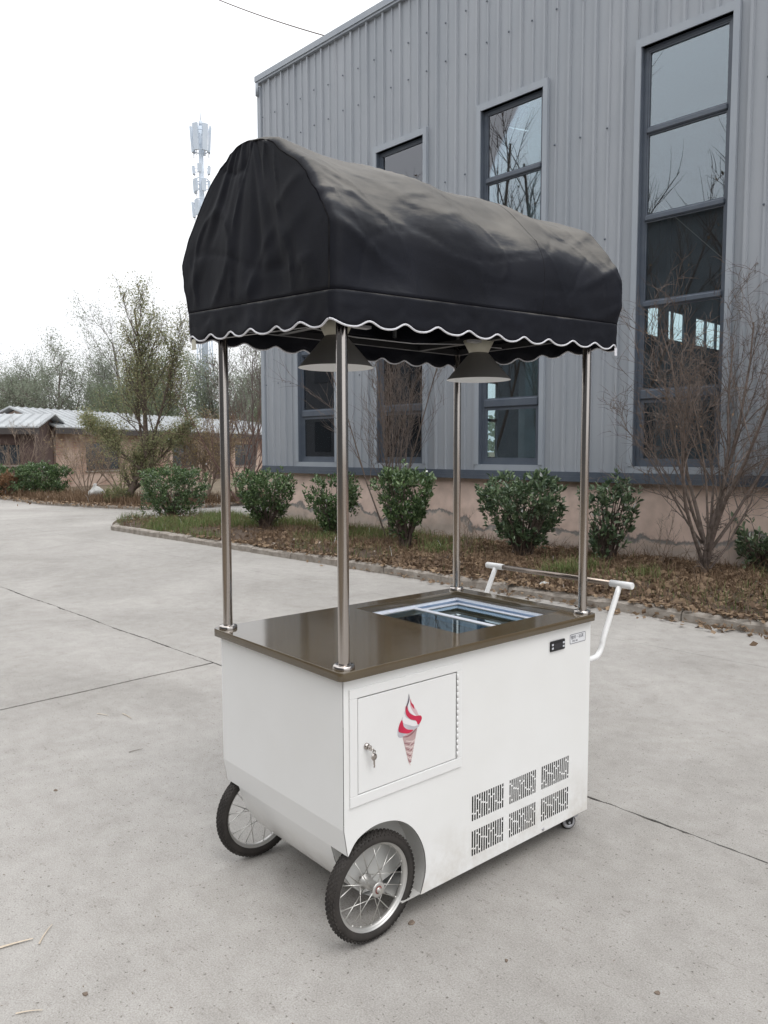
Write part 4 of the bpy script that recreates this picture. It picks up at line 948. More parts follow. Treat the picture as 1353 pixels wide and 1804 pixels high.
# fine scattered grit on the near pavement
n = 900; C = np.stack([RNG.uniform(-2.6,2.6,n), RNG.uniform(1.7,7,n), np.full(n,.0025)],1); V, F = rhomb_cloud(C, RNG.uniform(.004,.013,n), .93, .35)
V[:,2] = np.abs(V[:,2]-.0025)*.4+.0015
props(link('grit', npmesh('grit', V, F), M['scrap']), 'fine dark grit and leaf crumbs scattered over the pavement', 'grit', kind='stuff')

# ------------------------------------------------------------------ THE CART
YAW = .7074; AX, AY = -.1262, 2.2049
cart = empty('ice_cream_cart', (AX, AY, 0), YAW, 'white ice cream freezer cart with brown counter, black canopy and two spoked wheels', 'cart')
def CW(x, y, z=0): c, s = math.cos(YAW), math.sin(YAW); return (AX+c*x-s*y, AY+s*x+c*y, z)
L_, W_ = 1.2858, .7815; HC = .9011; TH = .028; HB_ = HC-TH
YF, YR = .021, .7605; XL, XR = .0237, 1.2745; ZBOT = .0847
WX, WR = .153, .1765

# --- side panels with wheel arch; near one has the vent slots
def cat2(P, n):
    out = []; k = len(P)
    for i in range(k-1):
        p0, p1, p2, p3 = Vector(P[max(i-1,0)]), Vector(P[i]), Vector(P[i+1]), Vector(P[min(i+2,k-1)])
        for j in range(n):
            t = j/n; out.append(tuple(.5*((2*p1)+(-p0+p2)*t+(2*p0-5*p1+4*p2-p3)*t*t+(-p0+3*p1-3*p2+p3)*t**3)))
    return out+[tuple(P[-1])]
ARCH = cat2([(.0375,.322),(.075,.3655),(.143,.3865),(.21,.381),(.262,.360),(.305,.325),(.338,.277),(.357,.230),(.3635,.185),(.360,.140),(.340,ZBOT)], 4)
def side_outline():
    pts = [(XR,ZBOT),(XR,HB_),(XL,HB_),(XL,.405),(.0375,.322)]
    return pts+ARCH[1:]
vent_rects = [(bx0,bz0,bx1,bz1) for (bx0,bx1) in ((.583,.755),(.784,.940),(.971,1.146)) for (bz0,bz1) in ((.256,.3465),(.129,.2195))]
def grille(bx0, bz0, bx1, bz1):
    m = MB(); n = 14; pitch = (bx1-bx0)/n; sw = pitch*.62; y0, y1 = YF+.0003, YF+.0013
    for i in range(n):
        xa = bx0+i*pitch+(pitch-sw)/2; xb = xa+sw
        if i: m.box((bx0+i*pitch-(pitch-sw)/2, y0, bz0), (xa, y1, bz1))
        else: m.box((bx0, y0, bz0), (xa, y1, bz1))
        for f in [[.66],[.30],[.14,.74],[.50],[.72],[.26],[.60],[.18,.80],[.40],[.84,.34],[.56]][(i*4+int(bx0*40)) % 11]:
            z = bz0+(bz1-bz0)*f; m.box((xa, y0, z-.0024), (xb, y1, z+.0024))
    m.box((bx1-(pitch-sw)/2, y0, bz0), (bx1, y1, bz1))
    return m.build('vent_grille', M['body'], cart)
for r_ in vent_rects: grille(*r_)
slots = [[(a,b),(c,b),(c,d),(a,d)] for (a,b,c,d) in vent_rects]
door_hole = [(.0725,.506),(.502,.506),(.502,.809),(.0725,.809)]
plate('side_panel', [side_outline(), door_hole]+slots, .0012, M['body'], cart, Matrix.Translation((0,YF+.0006,0)) @ XZ)
plate('side_panel', [side_outline()], .003, M['body'], cart, Matrix.Translation((0,YR-.0015,0)) @ XZ)
m = MB(); m.add([(.56,YF+.045,.11),(1.165,YF+.045,.11),(1.165,YF+.045,.37),(.56,YF+.045,.37),(.56,YF+.002,.11),(1.165,YF+.002,.11),(1.165,YF+.002,.37),(.56,YF+.002,.37)],[(0,1,2,3),(0,4,5,1),(1,5,6,2),(2,6,7,3),(3,7,4,0)]); m.build('vent_backing', M['slot'], cart)  # near-black box standing in for the shade inside the body behind the slots
# --- end panel: straight, then curving under between the wheels; cut out for the wheels
prof = [(XL,HB_),(XL,.405),(.0375,.322)]
prof2 = [(.0375,.322),(.052,.270),(.078,.215),(.115,.162),(.158,.120),(.205,.092),(.26,ZBOT)]
m = MB()
def strip(P, y0, y1, n0=0):
    vs = []
    for (x, z) in P: vs += [(x,y0,z),(x,y1,z)]
    m.add(vs, [(2*i,2*i+1,2*i+3,2*i+2) for i in range(len(P)-1)], 0, True)
strip(prof[:2], YF+.004, YR-.004); 
strip(prof[1:], YF+.004, YR-.004); strip(prof2, .108, .674)
m.build('end_panel', M['body'], cart)
m = MB(); m.box((XR-.002,YF+.004,ZBOT),(XR,YR-.004,HB_)); m.build('end_panel', M['body'], cart)
# crease fold line on the end panel, floor pan
m = MB(); m.box((.26,YF+.004,ZBOT),(XR-.003,YR-.004,ZBOT+.004)); m.build('floor_pan', M['whitein'], cart)
m = MB(); m.box((.10,.10,.42),(.5,.70,.44)); m.box((.42,.10,ZBOT+.005),(.44,.70,.42)); m.box((.56,.12,ZBOT+.02),(1.2,.70,.44)); m.build('inner_frame', M['slot'], cart)
# --- wheel wells
for side in (0, 1):
    m = MB(); ya, yb = (YF+.0035, .108) if side == 0 else (YR-.0035, .674); vs = []
    A_ = [(x_+(.160-x_)*.003, z_+(.172-z_)*.003) for x_,z_ in ARCH]; n = len(A_)-1
    for (x_,z_) in A_: vs += [(x_,ya,z_),(x_,yb,z_)]
    m.add(vs, [(2*i,2*i+1,2*i+3,2*i+2) for i in range(n)], 0, True)
    poly = [(x_+.002,z_) for x_,z_ in prof2[:5]] + [(.20,.118),(.27,.135),(.32,.15)] + [p for p in A_[::-1] if p[1] > .16]
    m.add([(x_,yb,z_) for x_,z_ in poly], [tuple(range(len(poly)))])
    m.build('wheel_well', M['whitein'], cart)
# --- counter with well opening
def rrect(x0,y0,x1,y1,r,n=6):
    pts = []
    for (cx,cy,a) in ((x1-r,y1-r,0),(x0+r,y1-r,90),(x0+r,y0+r,180),(x1-r,y0+r,270)):
        for i in range(n+1): t = math.radians(a+90*i/n); pts.append((cx+r*math.cos(t), cy+r*math.sin(t)))
    return pts
WLX0, WLX1, WLY0, WLY1 = .617, 1.215, .123, .708
ct = plate('countertop', [rrect(0,0,L_,W_,.022), [(WLX0,WLY0),(WLX1,WLY0),(WLX1,WLY1),(WLX0,WLY1)]], TH-.003, M['brown'], cart, Matrix.Translation((0,0,HC-TH/2)), bevel=.0015)
m = MB(); m.tube([(.03,.03,HB_-.004),(1.25,.03,HB_-.004)], .004, 6); m.tube([(.027,.05,HB_-.005),(.027,.74,HB_-.005)], .004, 6); m.build('sealant_bead', M['whitein'], ct)
# --- freezer opening: liner, frame, two sliding glass lids
zt = HB_-.001
m = MB()
def ring(m, x0,y0,x1,y1, w_, z0, z1):
    m.box((x0,y0,z0),(x1,y0+w_,z1)); m.box((x0,y1-w_,z0),(x1,y1,z1)); m.box((x0,y0+w_,z0),(x0+w_,y1-w_,z1)); m.box((x1-w_,y0+w_,z0),(x1,y1-w_,z1))
fx0, fx1, fy0, fy1 = WLX0-.012, WLX1+.012, WLY0-.012, WLY1+.012
ring(m, fx0+.002, fy0+.002, fx1-.002, fy1-.002, .022, zt-.010, zt); frm = m.build('freezer_rim', M['alum'], cart)
m = MB(); ring(m, fx0+.004, fy0+.004, fx1-.004, fy1-.004, .012, zt-.060, zt-.0125); m.build('track_wall', M['liner'], frm)
m = MB(); ring(m, fx0+.016, fy0+.016, fx1-.016, fy1-.016, .010, zt-.056, zt-.046); m.build('track', M['alum'], frm)
def lid(x0, x1, z, nm='glass_lid'):
    m = MB(); y0, y1 = fy0+.024, fy1-.024; w_ = .027
    ring(m, x0, y0, x1, y1, w_, z, z+.011); o = m.build(nm, M['alum'], cart)
    p = MB(); p.box((x0+w_,y0+w_,z+.003),(x1-w_,y1-w_,z+.0075)); p.build('glass', M['lid'], o)
    b = MB(); ring(b, x0+w_+.0005, y0+w_+.0005, x1-w_-.0005, y1-w_-.0005, .005, z+.008, z+.0095); b.build('gasket', M['lampdark'], o); return o
lid(fx0+.018, .935, zt-.016); lid(.900, fx1-.018, zt-.031)
m = MB()      # cabinet inside: open box
bx0,bx1,by0,by1,bz = fx0+.02, fx1-.02, fy0+.02, fy1-.02, .60
m.add([(bx0,by0,bz),(bx1,by0,bz),(bx1,by1,bz),(bx0,by1,bz),(bx0,by0,zt-.06),(bx1,by0,zt-.06),(bx1,by1,zt-.06),(bx0,by1,zt-.06)],
      [(0,1,2,3),(0,4,5,1),(1,5,6,2),(2,6,7,3),(3,7,4,0)]); m.build('freezer_cavity', M['well'], cart)
# wire basket seen faintly in the cavity
m = MB()
for z in (.80,.68): 
    P = [(bx0+.03,by0+.03,z),(bx1-.25,by0+.03,z),(bx1-.25,by1-.03,z),(bx0+.03,by1-.03,z),(bx0+.03,by0+.03,z)]; m.tube(P, .0025, 5)
for i in range(12):
    y_ = by0+.03+(by1-by0-.06)*i/11; m.tube([(bx0+.03,y_,.80),(bx0+.03,y_,.62),(bx1-.25,y_,.62),(bx1-.25,y_,.80)], .0015, 4)
m.build('wire_basket', M['alum'], cart)
# --- cabinet door with raised frame
yo = YF
m = MB(); 
X0,X1,Z0,Z1 = .043,.527,.473,.838; a0,a1,b0,b1 = .0725,.502,.506,.809; t = .006
m.cbox((X0,yo-t,b1),(X1,yo-.0002,Z1),.0012); m.cbox((X0,yo-t,Z0),(X1,yo-.0002,b0),.0012); m.cbox((X0,yo-t,b0+.0003),(a0,yo-.0002,b1-.0003),.0012); m.cbox((a1,yo-t,b0+.0003),(X1,yo-.0002,b1-.0003),.0012)
dfr = m.build('door_frame', M['white'], cart)
m = MB(); m.cbox((a0+.0028,yo-.0045,b0+.0028),(a1-.0042,yo+.012,b1-.0038),.001); door = m.build('cabinet_door', M['white'], cart)
m = MB(); m.box((a0+.0005,yo+.013,b0+.0005),(a1-.0005,yo+.016,b1-.0005)); m.build('door_recess', M['slot'], dfr)
hk = None
for i in range(14):
    z = b0+.008+i*(b1-b0-.016)/14
    if hk is None: mm = MB(); mm.tube([(0,0,.0006),(0,0,.0198)], .0032, 8); hk = mm.build('hinge_knuckle', M['white'], door, (a1+.001,yo-.0065,z))
    else: inst('hinge_knuckle', hk, door, (a1+.001,yo-.0065,z))
# lock and key
m = MB(); m.lathe([(0.0001,-.009),(.0045,-.009),(.0085,-.0075),(.0105,-.003),(.0105,-.0006),(0.0001,-.0006)], 20, (.107,yo-.0045,.652), 'Y'); lk = m.build('door_lock', M['steel'], door)
m = MB(); m.cbox((.105,yo-.030,.643),(.1085,yo-.0135,.660),.001); m.tube([(.107,yo-.028,.650),(.113,yo-.030,.648),(.118,yo-.029,.641)], .0022, 7)
m.tube([(.107,yo-.0138,.652),(.107,yo-.024,.652)], .0045, 8); ki = m.build('inserted_key', M['steel'], lk)
key = empty('spare_key', CW(.120, yo-.026, .641), YAW, 'small steel spare key hanging from the key in the cabinet door lock', 'key')
m = MB(); m.lathe([(.0035,-.001),(.0062,-.001),(.0062,.001),(.0035,.001)], 16, (0,0,-.004), 'Y', closed=True); m.build('key_ring', M['steel'], key)
m = MB(); m.lathe([(0.0001,-.0012),(.0105,-.0012),(.0112,0),(.0105,.0012),(0.0001,.0012)], 20, (0,0,-.020), 'Y'); m.build('key_bow', M['steel'], key)
m = MB(); m.add([(-.0028,-.001,-.029),(.0028,-.001,-.029),(.0030,-.001,-.050),(.0012,-.001,-.055),(-.0020,-.001,-.052),(-.0012,-.001,-.046),(-.0028,-.001,-.042),
                 (-.0028,.001,-.029),(.0028,.001,-.029),(.0030,.001,-.050),(.0012,.001,-.055),(-.0020,.001,-.052),(-.0012,.001,-.046),(-.0028,.001,-.042)],
      [(0,1,2,3,4,5,6)[::-1],(7,8,9,10,11,12,13)]+[(i,(i+1)%7,(i+1)%7+7,i+7) for i in range(7)]); m.build('key_blade', M['steel'], key)
# ice cream cone print on the door: drawn in a 100 x 250 box (from the photograph's print)
st = empty('cone_print', (0,0,0), 0); st.parent = door
px0, pz1, sc = .2385, .779, .233/250*.985
def shape(nm, pts, matn, layer):
    P = [(px0+(50+(x-50)*1.09)*sc, pz1-y*sc) for (x,y) in pts]
    return plate(nm, [P], .0001, M[matn], st, Matrix.Translation((0,yo-.0046-layer*.00025,0)) @ XZ)
def smooth(pts, n=5):      # closed Catmull-Rom
    out = []; k = len(pts)
    for i in range(k):
        p0,p1,p2,p3 = [Vector(pts[(i+j-1) % k]) for j in range(4)]
        for j in range(n):
            t = j/n; out.append(tuple(.5*((2*p1)+(-p0+p2)*t+(2*p0-5*p1+4*p2-p3)*t*t+(-p0+3*p1-3*p2+p3)*t**3)))
    return out
silh = [(48,0),(52,24),(66,44),(70,62),(80,80),(92,90),(103,103),(96,116),(92,126),(84,130),(68,134),(54,140),(30,144),(16,148),(4,142),(0,130),(2,112),(12,100),(18,82),(26,72),(34,50),(42,24)]
shape('swirl_outline', smooth([(50+(x-50)*1.02,70+(y-70)*1.012) for x,y in silh]), 'swirlgrey', 1)
shape('swirl_shade', smooth([(22,82),(30,78),(30,96),(46,112),(72,124),(86,122),(84,130),(60,136),(40,132),(26,112),(20,98)]), 'swirlgrey', 2)
shape('swirl_white', smooth([(50,22),(56,40),(72,56),(84,78),(92,92),(86,96),(66,80),(50,64),(44,44)]), 'swirlwhite', 2)
shape('swirl_white', smooth([(20,88),(27,66),(34,80),(50,92),(72,104),(88,112),(90,120),(70,122),(44,110),(26,100)]), 'swirlwhite', 3)
shape('swirl_pale', smooth([(56,28),(66,46),(80,66),(90,86),(96,92),(84,90),(70,74),(58,56),(52,38)]), 'swirlpale', 3)
shape('swirl_pink', smooth([(33,44),(40,40),(44,58),(56,74),(76,86),(98,90),(104,102),(96,116),(86,120),(78,104),(56,94),(38,76),(33,60)]), 'pink', 4)
shape('swirl_pink', smooth([(18,86),(22,98),(26,112),(42,126),(66,134),(46,141),(22,134),(4,124),(4,108),(10,94)]), 'pink', 4)
shape('swirl_pink', smooth([(55,20),(58,34),(68,46),(71,60),(62,50),(54,36)]), 'pink', 4)
shape('swirl_line', smooth([(46,0),(50,14),(48,28),(40,44),(34,56),(36,42),(44,24),(47,12)]), 'outline', 5)
cone = [(20,146),(50,142),(84,130),(80,150),(58,246),(52,252),(46,246)]
shape('waffle_cone', cone, 'cone', 1)
shape('cone_collar', [(20,146),(34,147),(56,142),(84,131),(82,142),(60,156),(26,168)], 'cone', 3)
shape('collar_shadow', smooth([(20,147),(40,148),(60,142),(84,131),(62,148),(40,153)]), 'coneline', 4)
for i in range(9):      # waffle stripes run down to the right
    y0 = 160+i*10.2; tl = (y0-146)/100.; xl = 22+24*tl; t2 = (y0+14-146)/100.; xr = 80-22*t2
    shape('waffle_line', [(xl,y0),(xl+1,y0+3.2),((xl+xr)/2,y0+13),(xr-1,y0+17),(xr,y0+14),((xl+xr)/2,y0+9)], 'conelight' if i % 2 == 0 else 'coneline', 2)
for i in range(4):
    y0 = 168+i*17; t1 = (y0-146)/100.; xr = 80-22*t1
    shape('waffle_line', [(xr-2,y0),(xr-1,y0+3),(xr-24+i*4,y0+18),(xr-26+i*4,y0+16)], 'conelight', 3)
# temperature display
m = MB(); m.cbox((1.010,yo-.007,.786),(1.099,yo-.0002,.826),.002); dsp = m.build('thermostat', M['black'], cart)
m = MB(); m.box((1.030,yo-.0082,.795),(1.078,yo-.0072,.817)); m.build('display', M['screen'], dsp)
for (bx_,bz_) in ((1.020,.813),(1.020,.799),(1.088,.813),(1.088,.799)):
    m = MB(); m.box((bx_-.005,yo-.0085,bz_-.0035),(bx_+.005,yo-.0072,bz_+.0035)); m.build('button', M['button'], dsp)
# maker's label
lb = plate('maker_label', [rrect(1.136,.7935,1.2405,.8335,.005,3)], .0006, M['lblwhite'], cart, Matrix.Translation((0,yo-.0005,0)) @ XZ)
plate('label_border', [rrect(1.137,.7945,1.2395,.8325,.005,3), rrect(1.1392,.7967,1.2373,.8303,.004,3)], .0004, M['lblink'], lb, Matrix.Translation((0,yo-.0012,0)) @ XZ)
def text(nm, s, size, x, z, parent, matn):
    cu = bpy.data.curves.new(nm, 'FONT'); cu.body = s; cu.size = size; cu.extrude = .0002
    tmp = bpy.data.objects.new(nm+'_t', cu); col.objects.link(tmp); dg = bpy.context.evaluated_depsgraph_get(); dg.update()
    me = bpy.data.meshes.new_from_object(tmp.evaluated_get(dg)); bpy.data.objects.remove(tmp); me.materials.clear()
    me.transform(Matrix.Translation((x, yo-.0014, z)) @ XZ); return link(nm, me, M[matn], parent)
text('label_text', '雪科・冰淇', .0165, 1.1425, .8135, lb, 'lblink')
text('label_text', '冷柜  400', .0085, 1.152, .802, lb, 'lblink')
# small clips / bolts at lower edge
m = MB(); m.cbox((1.185,yo+.010,ZBOT-.010),(1.272,yo+.03,ZBOT-.0005),.001); m.build('edge_bracket', M['black'], cart)
m = MB(); m.lathe([(0.0001,-.004),(.006,-.003),(.006,0)], 10, (.985,yo,ZBOT+.012), 'Y'); m.build('bolt', M['caster'], cart)

# --- wheels
def knobs(R):
    m = MB(); rows = [(-.0188,.152),(-.0130,.04),(-.0066,.15),(0,.04),(.0066,.15),(.0130,.04),(.0188,.152)]; N = 64
    for ri, (yy, ph) in enumerate(rows):
        prof_r = R-.0032-(.0085*(abs(yy)/.0188)**2.4)
        for k in range(N):
            a = 2*math.pi*(k+(.5 if ri % 2 else 0))/N; hw, hy, hh = .0048, .0026, .0026
            ca, sa = math.cos(a), math.sin(a); tx, tz = -sa, ca; nx_, nz_ = ca, sa; ny_ = .9*yy/.021*.5
            vs = []
            for (u, v, h_) in ((-1,-1,0),(1,-1,0),(1,1,0),(-1,1,0),(-.7,-.7,1),(.7,-.7,1),(.7,.7,1),(-.7,.7,1)):
                r = prof_r+(hh*h_ if h_ else -.002); vs.append((nx_*r+tx*hw*u, yy+hy*v+ny_*hh*h_, nz_*r+tz*hw*u))
            m.add(vs, [(4,5,6,7),(0,1,5,4),(1,2,6,5),(2,3,7,6),(3,0,4,7)])
    return m
def tyre_profile(R):
    ri, wd = .142, .0215; P = []
    for i in range(25):
        a = -math.pi*.5*1.42+math.pi*1.42*i/24      # around section circle
        P.append(((R-.0200-.0032)+.0200*math.cos(a), wd*math.sin(a)))
    return [(.1400,-.015)]+P+[(.1400,.015)]
wheel_src = {}
def wheel(cx, cy, out):
    # 'wheel' = rim mesh; tyre, spokes, hub are sub-parts
    m = MB(); m.lathe([(.1475,-.0165),(.1500,-.0150),(.1465,-.0125),(.1400,-.0112),(.1325,-.0085),(.1285,0),(.1325,.0085),(.1400,.0112),(.1465,.0125),(.1500,.0150),(.1475,.0165),(.138,.0135),(.134,0),(.138,-.0135)], 72, (0,0,0), 'Y', closed=True)
    w_ = m.build('wheel', M['rim'], cart, (cx,cy,WR)); w_.rotation_euler = (0, RNG.uniform(0,6), 0)
    m = MB(); m.lathe(tyre_profile(WR), 80, (0,0,0), 'Y'); k = knobs(WR)
    # thin ribs on the side wall
    for r_ in (.1535,.1580): 
        for s_ in (-1,1): m.lathe([(r_-.0007,s_*.0190),(r_,s_*.0214),(r_+.0007,s_*.0190)], 64, (0,0,0), 'Y')
    b = len(m.v); m.v += k.v; m.f += [tuple(b+i for i in f) for f in k.f]; m.m += k.m; m.sm += k.sm
    # valve
    m.build('tyre', M['rubber'], w_)
    m = MB(); m.lathe([(.0001,-.043),(.006,-.043),(.006,-.036),(.0085,-.036),(.0085,-.0335),(.013,-.0335),(.017,-.0345),(.0245,-.0345),(.0245,-.0315),(.0175,-.0300),(.0165,0),(.0175,.0300),(.0245,.0315),(.0245,.0345),(.013,.0345),(.0001,.036)], 36, (0,0,0), 'Y')
    hb = m.build('hub', M['rim'], w_)
    m = MB(); m.lathe([(.0088,-.0352),(.0128,-.0349),(.0128,-.0345)], 24, (0,0,0), 'Y'); m.lathe([(.0128,.0346),(.0088,.0352)], 24, (0,0,0), 'Y'); m.build('bearing_seal', M['rusty'], w_)
    m = MB(); m.tube([(0,-.047,0),(0,.06 if out < 0 else .047,0)], .0045, 10)
    m.lathe([(0.0045,-.0465),(.0092,-.0465),(.0092,-.0405),(.0045,-.0405)], 6, (0,0,0), 'Y', smooth=False); m.build('axle', M['spoke'], w_)
    src = {}
    for i in range(20):
        s_ = 1 if i % 2 else -1; kind = (i//2) % 2; key_ = (s_, kind)
        a = 2*math.pi*i/20
        if key_ not in src:
            tw = math.radians(52)*(1 if kind else -1); m = MB()
            m.tube([(.0215*math.cos(-tw), s_*.0328, .0215*math.sin(-tw)), (.1345, 0, 0)], .0016, 6); m.tube([(.1255,s_*.0022,0),(.136,0,0)], .0027, 6)
            src[key_] = m.build('spoke', M['spoke'], w_, (0,0,0), (0,-a,0))
        else: inst('spoke', src[key_], w_, (0,0,0), (0,-a,0))
    return w_
wheel(WX, YF+.028, -1); wheel(WX, YR-.028, 1)
m = MB(); m.tube([(WX,.112,WR),(WX,.670,WR)], .011, 10); m.box((WX-.015,.1085,WR-.03),(WX+.015,.1145,WR+.05)); m.box((WX-.015,.6675,WR-.03),(WX+.015,.6735,WR+.05)); m.build('axle_tube', M['bar'], cart)
# --- castors under the handle end
def castor(cx, cy, az):
    m = MB(); m.cbox((cx-.035,cy-.028,ZBOT-.007),(cx+.035,cy+.028,ZBOT-.0005),.001); m.tube([(cx,cy,ZBOT-.007),(cx,cy,ZBOT-.018)], .018, 14)
    c, s = math.cos(az), math.sin(az); ox, oy = cx+c*.018, cy+s*.018; px_, py_ = -s, c
    def P(u, v, z): return (ox+c*u+px_*v, oy+s*u+py_*v, z)
    for v in (-.016,.016):
        m.add([P(-.034,v,ZBOT-.014),P(.020,v,ZBOT-.014),P(.012,v,.026),P(-.008,v,.026),P(-.034,v+.002*(1 if v>0 else -1),ZBOT-.014),P(.020,v+.002*(1 if v>0 else -1),ZBOT-.014),P(.012,v+.002*(1 if v>0 else -1),.026),P(-.008,v+.002*(1 if v>0 else -1),.026)],
              [(0,1,2,3),(7,6,5,4),(0,4,5,1),(1,5,6,2),(2,6,7,3),(3,7,4,0)])
    o = m.build('castor', M['black'], cart)
    w = MB(); w.lathe([(.0001,-.012),(.020,-.012),(.030,-.0095),(.033,-.004),(.033,.004),(.030,.0095),(.020,.012),(.0001,.012)], 28, (0,0,0), 'Y'); w.build('castor_wheel', M['rubber'], o, (ox,oy,.033), (0,0,az))
    w = MB(); w.lathe([(.012,-.0135),(.024,-.0135),(.027,-.011),(.012,-.011)], 24, (0,0,0), 'Y', closed=True); w.lathe([(.012,.0135),(.024,.0135),(.027,.011),(.012,.011)], 24, (0,0,0), 'Y', closed=True); w.build('wheel_ring', M['caster'], o, (ox,oy,.033), (0,0,az))
    w = MB(); w.tube([P(.0,-.020,.033),P(.0,.020,.033)], .005, 8); w.cbox(tuple(map(min,P(.02,-.012,.045),P(.045,.012,.062))), tuple(map(max,P(.02,-.012,.045),P(.045,.012,.062))), .002); w.build('brake_lever', M['caster'], o)
castor(1.205,.085,math.radians(-28)); castor(1.205,.695,math.radians(-15)); 

# --- posts with flanges
PR = .0172; PX, PY = .0413, .0413
for (x_, y_) in ((PX,PY),(PX,W_-PY),(L_-PX,W_-PY),(L_-PX,PY)):
    m = MB(); m.lathe([(PR,HC+.001),(PR,2.02)], 28, (x_,y_,0)); m.v += []; p = m.build('post', M['steel'], cart)
    m = MB(); m.lathe([(PR+.0002,HC+.0135),(.026,HC+.0135),(.0315,HC+.0115),(.0335,HC+.0085),(.0338,HC+.0005),(.0338,HC+.0003)], 36, (x_,y_,0)); m.build('flange', M['steel'], p)
# --- canopy frame: dark rails, cross bars, bows
m = MB(); zr = 1.985
ya, yb, xa, xb_ = PY, W_-PY, PX, L_-PX
m.box((xa-.012,ya-.012,zr),(xb_+.012,ya+.012,zr+.024)); m.box((xa-.012,yb-.012,zr),(xb_+.012,yb+.012,zr+.024))
m.box((xa-.012,ya+.0125,zr),(xa+.012,yb-.0125,zr+.024)); m.box((xb_-.012,ya+.0125,zr),(xb_+.012,yb-.0125,zr+.024))
for x_ in (.28, 1.005): m.box((x_-.015,ya+.0125,zr+.001),(x_+.015,yb-.0125,zr+.023))
for x_ in (xa,.42,.86,xb_):
    P = [(x_, .3907-.35*math.cos(t), 2.03+.44*math.sin(t)) for t in np.linspace(0, math.pi, 20)]; m.tube(P, .009, 8)
m.tube([(xa,.3907,2.468),(xb_,.3907,2.468)], .008, 8)
m.build('canopy_frame', M['bar'], cart)
m = MB(); m.box((.90,.33,1.974),(.955,.36,1.983)); m.box((.33,.34,1.974),(.40,.37,1.983)); m.build('conduit_clip', M['caster'], cart)
m = MB(); m.tube([(-.04,.60,1.93),(.2,.45,1.972),(.36,.39,1.948),(.65,.40,1.952),(.92,.40,1.972)], .002, 5); m.tube([(1.02,.40,1.972),(1.2,.44,1.985)], .002, 5); m.build('lamp_wire', M['wire'], cart)

# --- canopy cover
def cat_open(P, n):
    out = []; k = len(P)
    for i in range(k-1):
        p0 = Vector(P[max(i-1,0)]); p1 = Vector(P[i]); p2 = Vector(P[i+1]); p3 = Vector(P[min(i+2,k-1)])
        for j in range(n):
            t = j/n; out.append(.5*((2*p1)+(-p0+p2)*t+(2*p0-5*p1+4*p2-p3)*t*t+(-p0+3*p1-3*p2+p3)*t**3))
    out.append(Vector(P[-1])); return out
near_l = cat_open([(.442,2.02),(.446,2.09),(.447,2.15),(.425,2.21),(.392,2.265),(.352,2.315),(.300,2.368),(.245,2.415),(.180,2.460),(.100,2.495),(0,2.516)], 5)
near_r = cat_open([(.442,2.02),(.455,2.09),(.462,2.15),(.460,2.206),(.434,2.26),(.400,2.307),(.357,2.36),(.306,2.409),(.212,2.458),(.100,2.494),(0,2.510)], 5)
far_h = cat_open([(.442,2.02),(.457,2.09),(.475,2.165),(.480,2.215),(.432,2.285),(.366,2.355),(.287,2.425),(.205,2.470),(.133,2.496),(.060,2.514),(0,2.516)], 5)
NP = len(near_l); YC = .3907
def ring_at(u):
    n_ = [a.lerp(b, u) for a, b in zip(near_l, near_r)]
    return [(-v.x, v.y) for v in n_] + [(v.x, v.y+0) for v in reversed(far_h[:-1])]
ringp = ring_at(0)
def ridged(a, b, c, p=7): return (1-min(1, abs(mnoise.noise((a, b, c)))*2.2))**p
NR = len(ringp); NXC = 170; X0c, X1c = -.054, L_+.054
def fold(a, b, c): return mnoise.noise((a, b, c))
def hemz(x, y):     # mean height of the hem around the canopy
    tx = (x-X0c)/(X1c-X0c); ty = (y-(YC-.4407))/.8814
    return 1.903*(1-tx)*(1-ty)+1.948*tx*(1-ty)+1.95*(1-tx)*ty+1.945*tx*ty
V = []; F = []
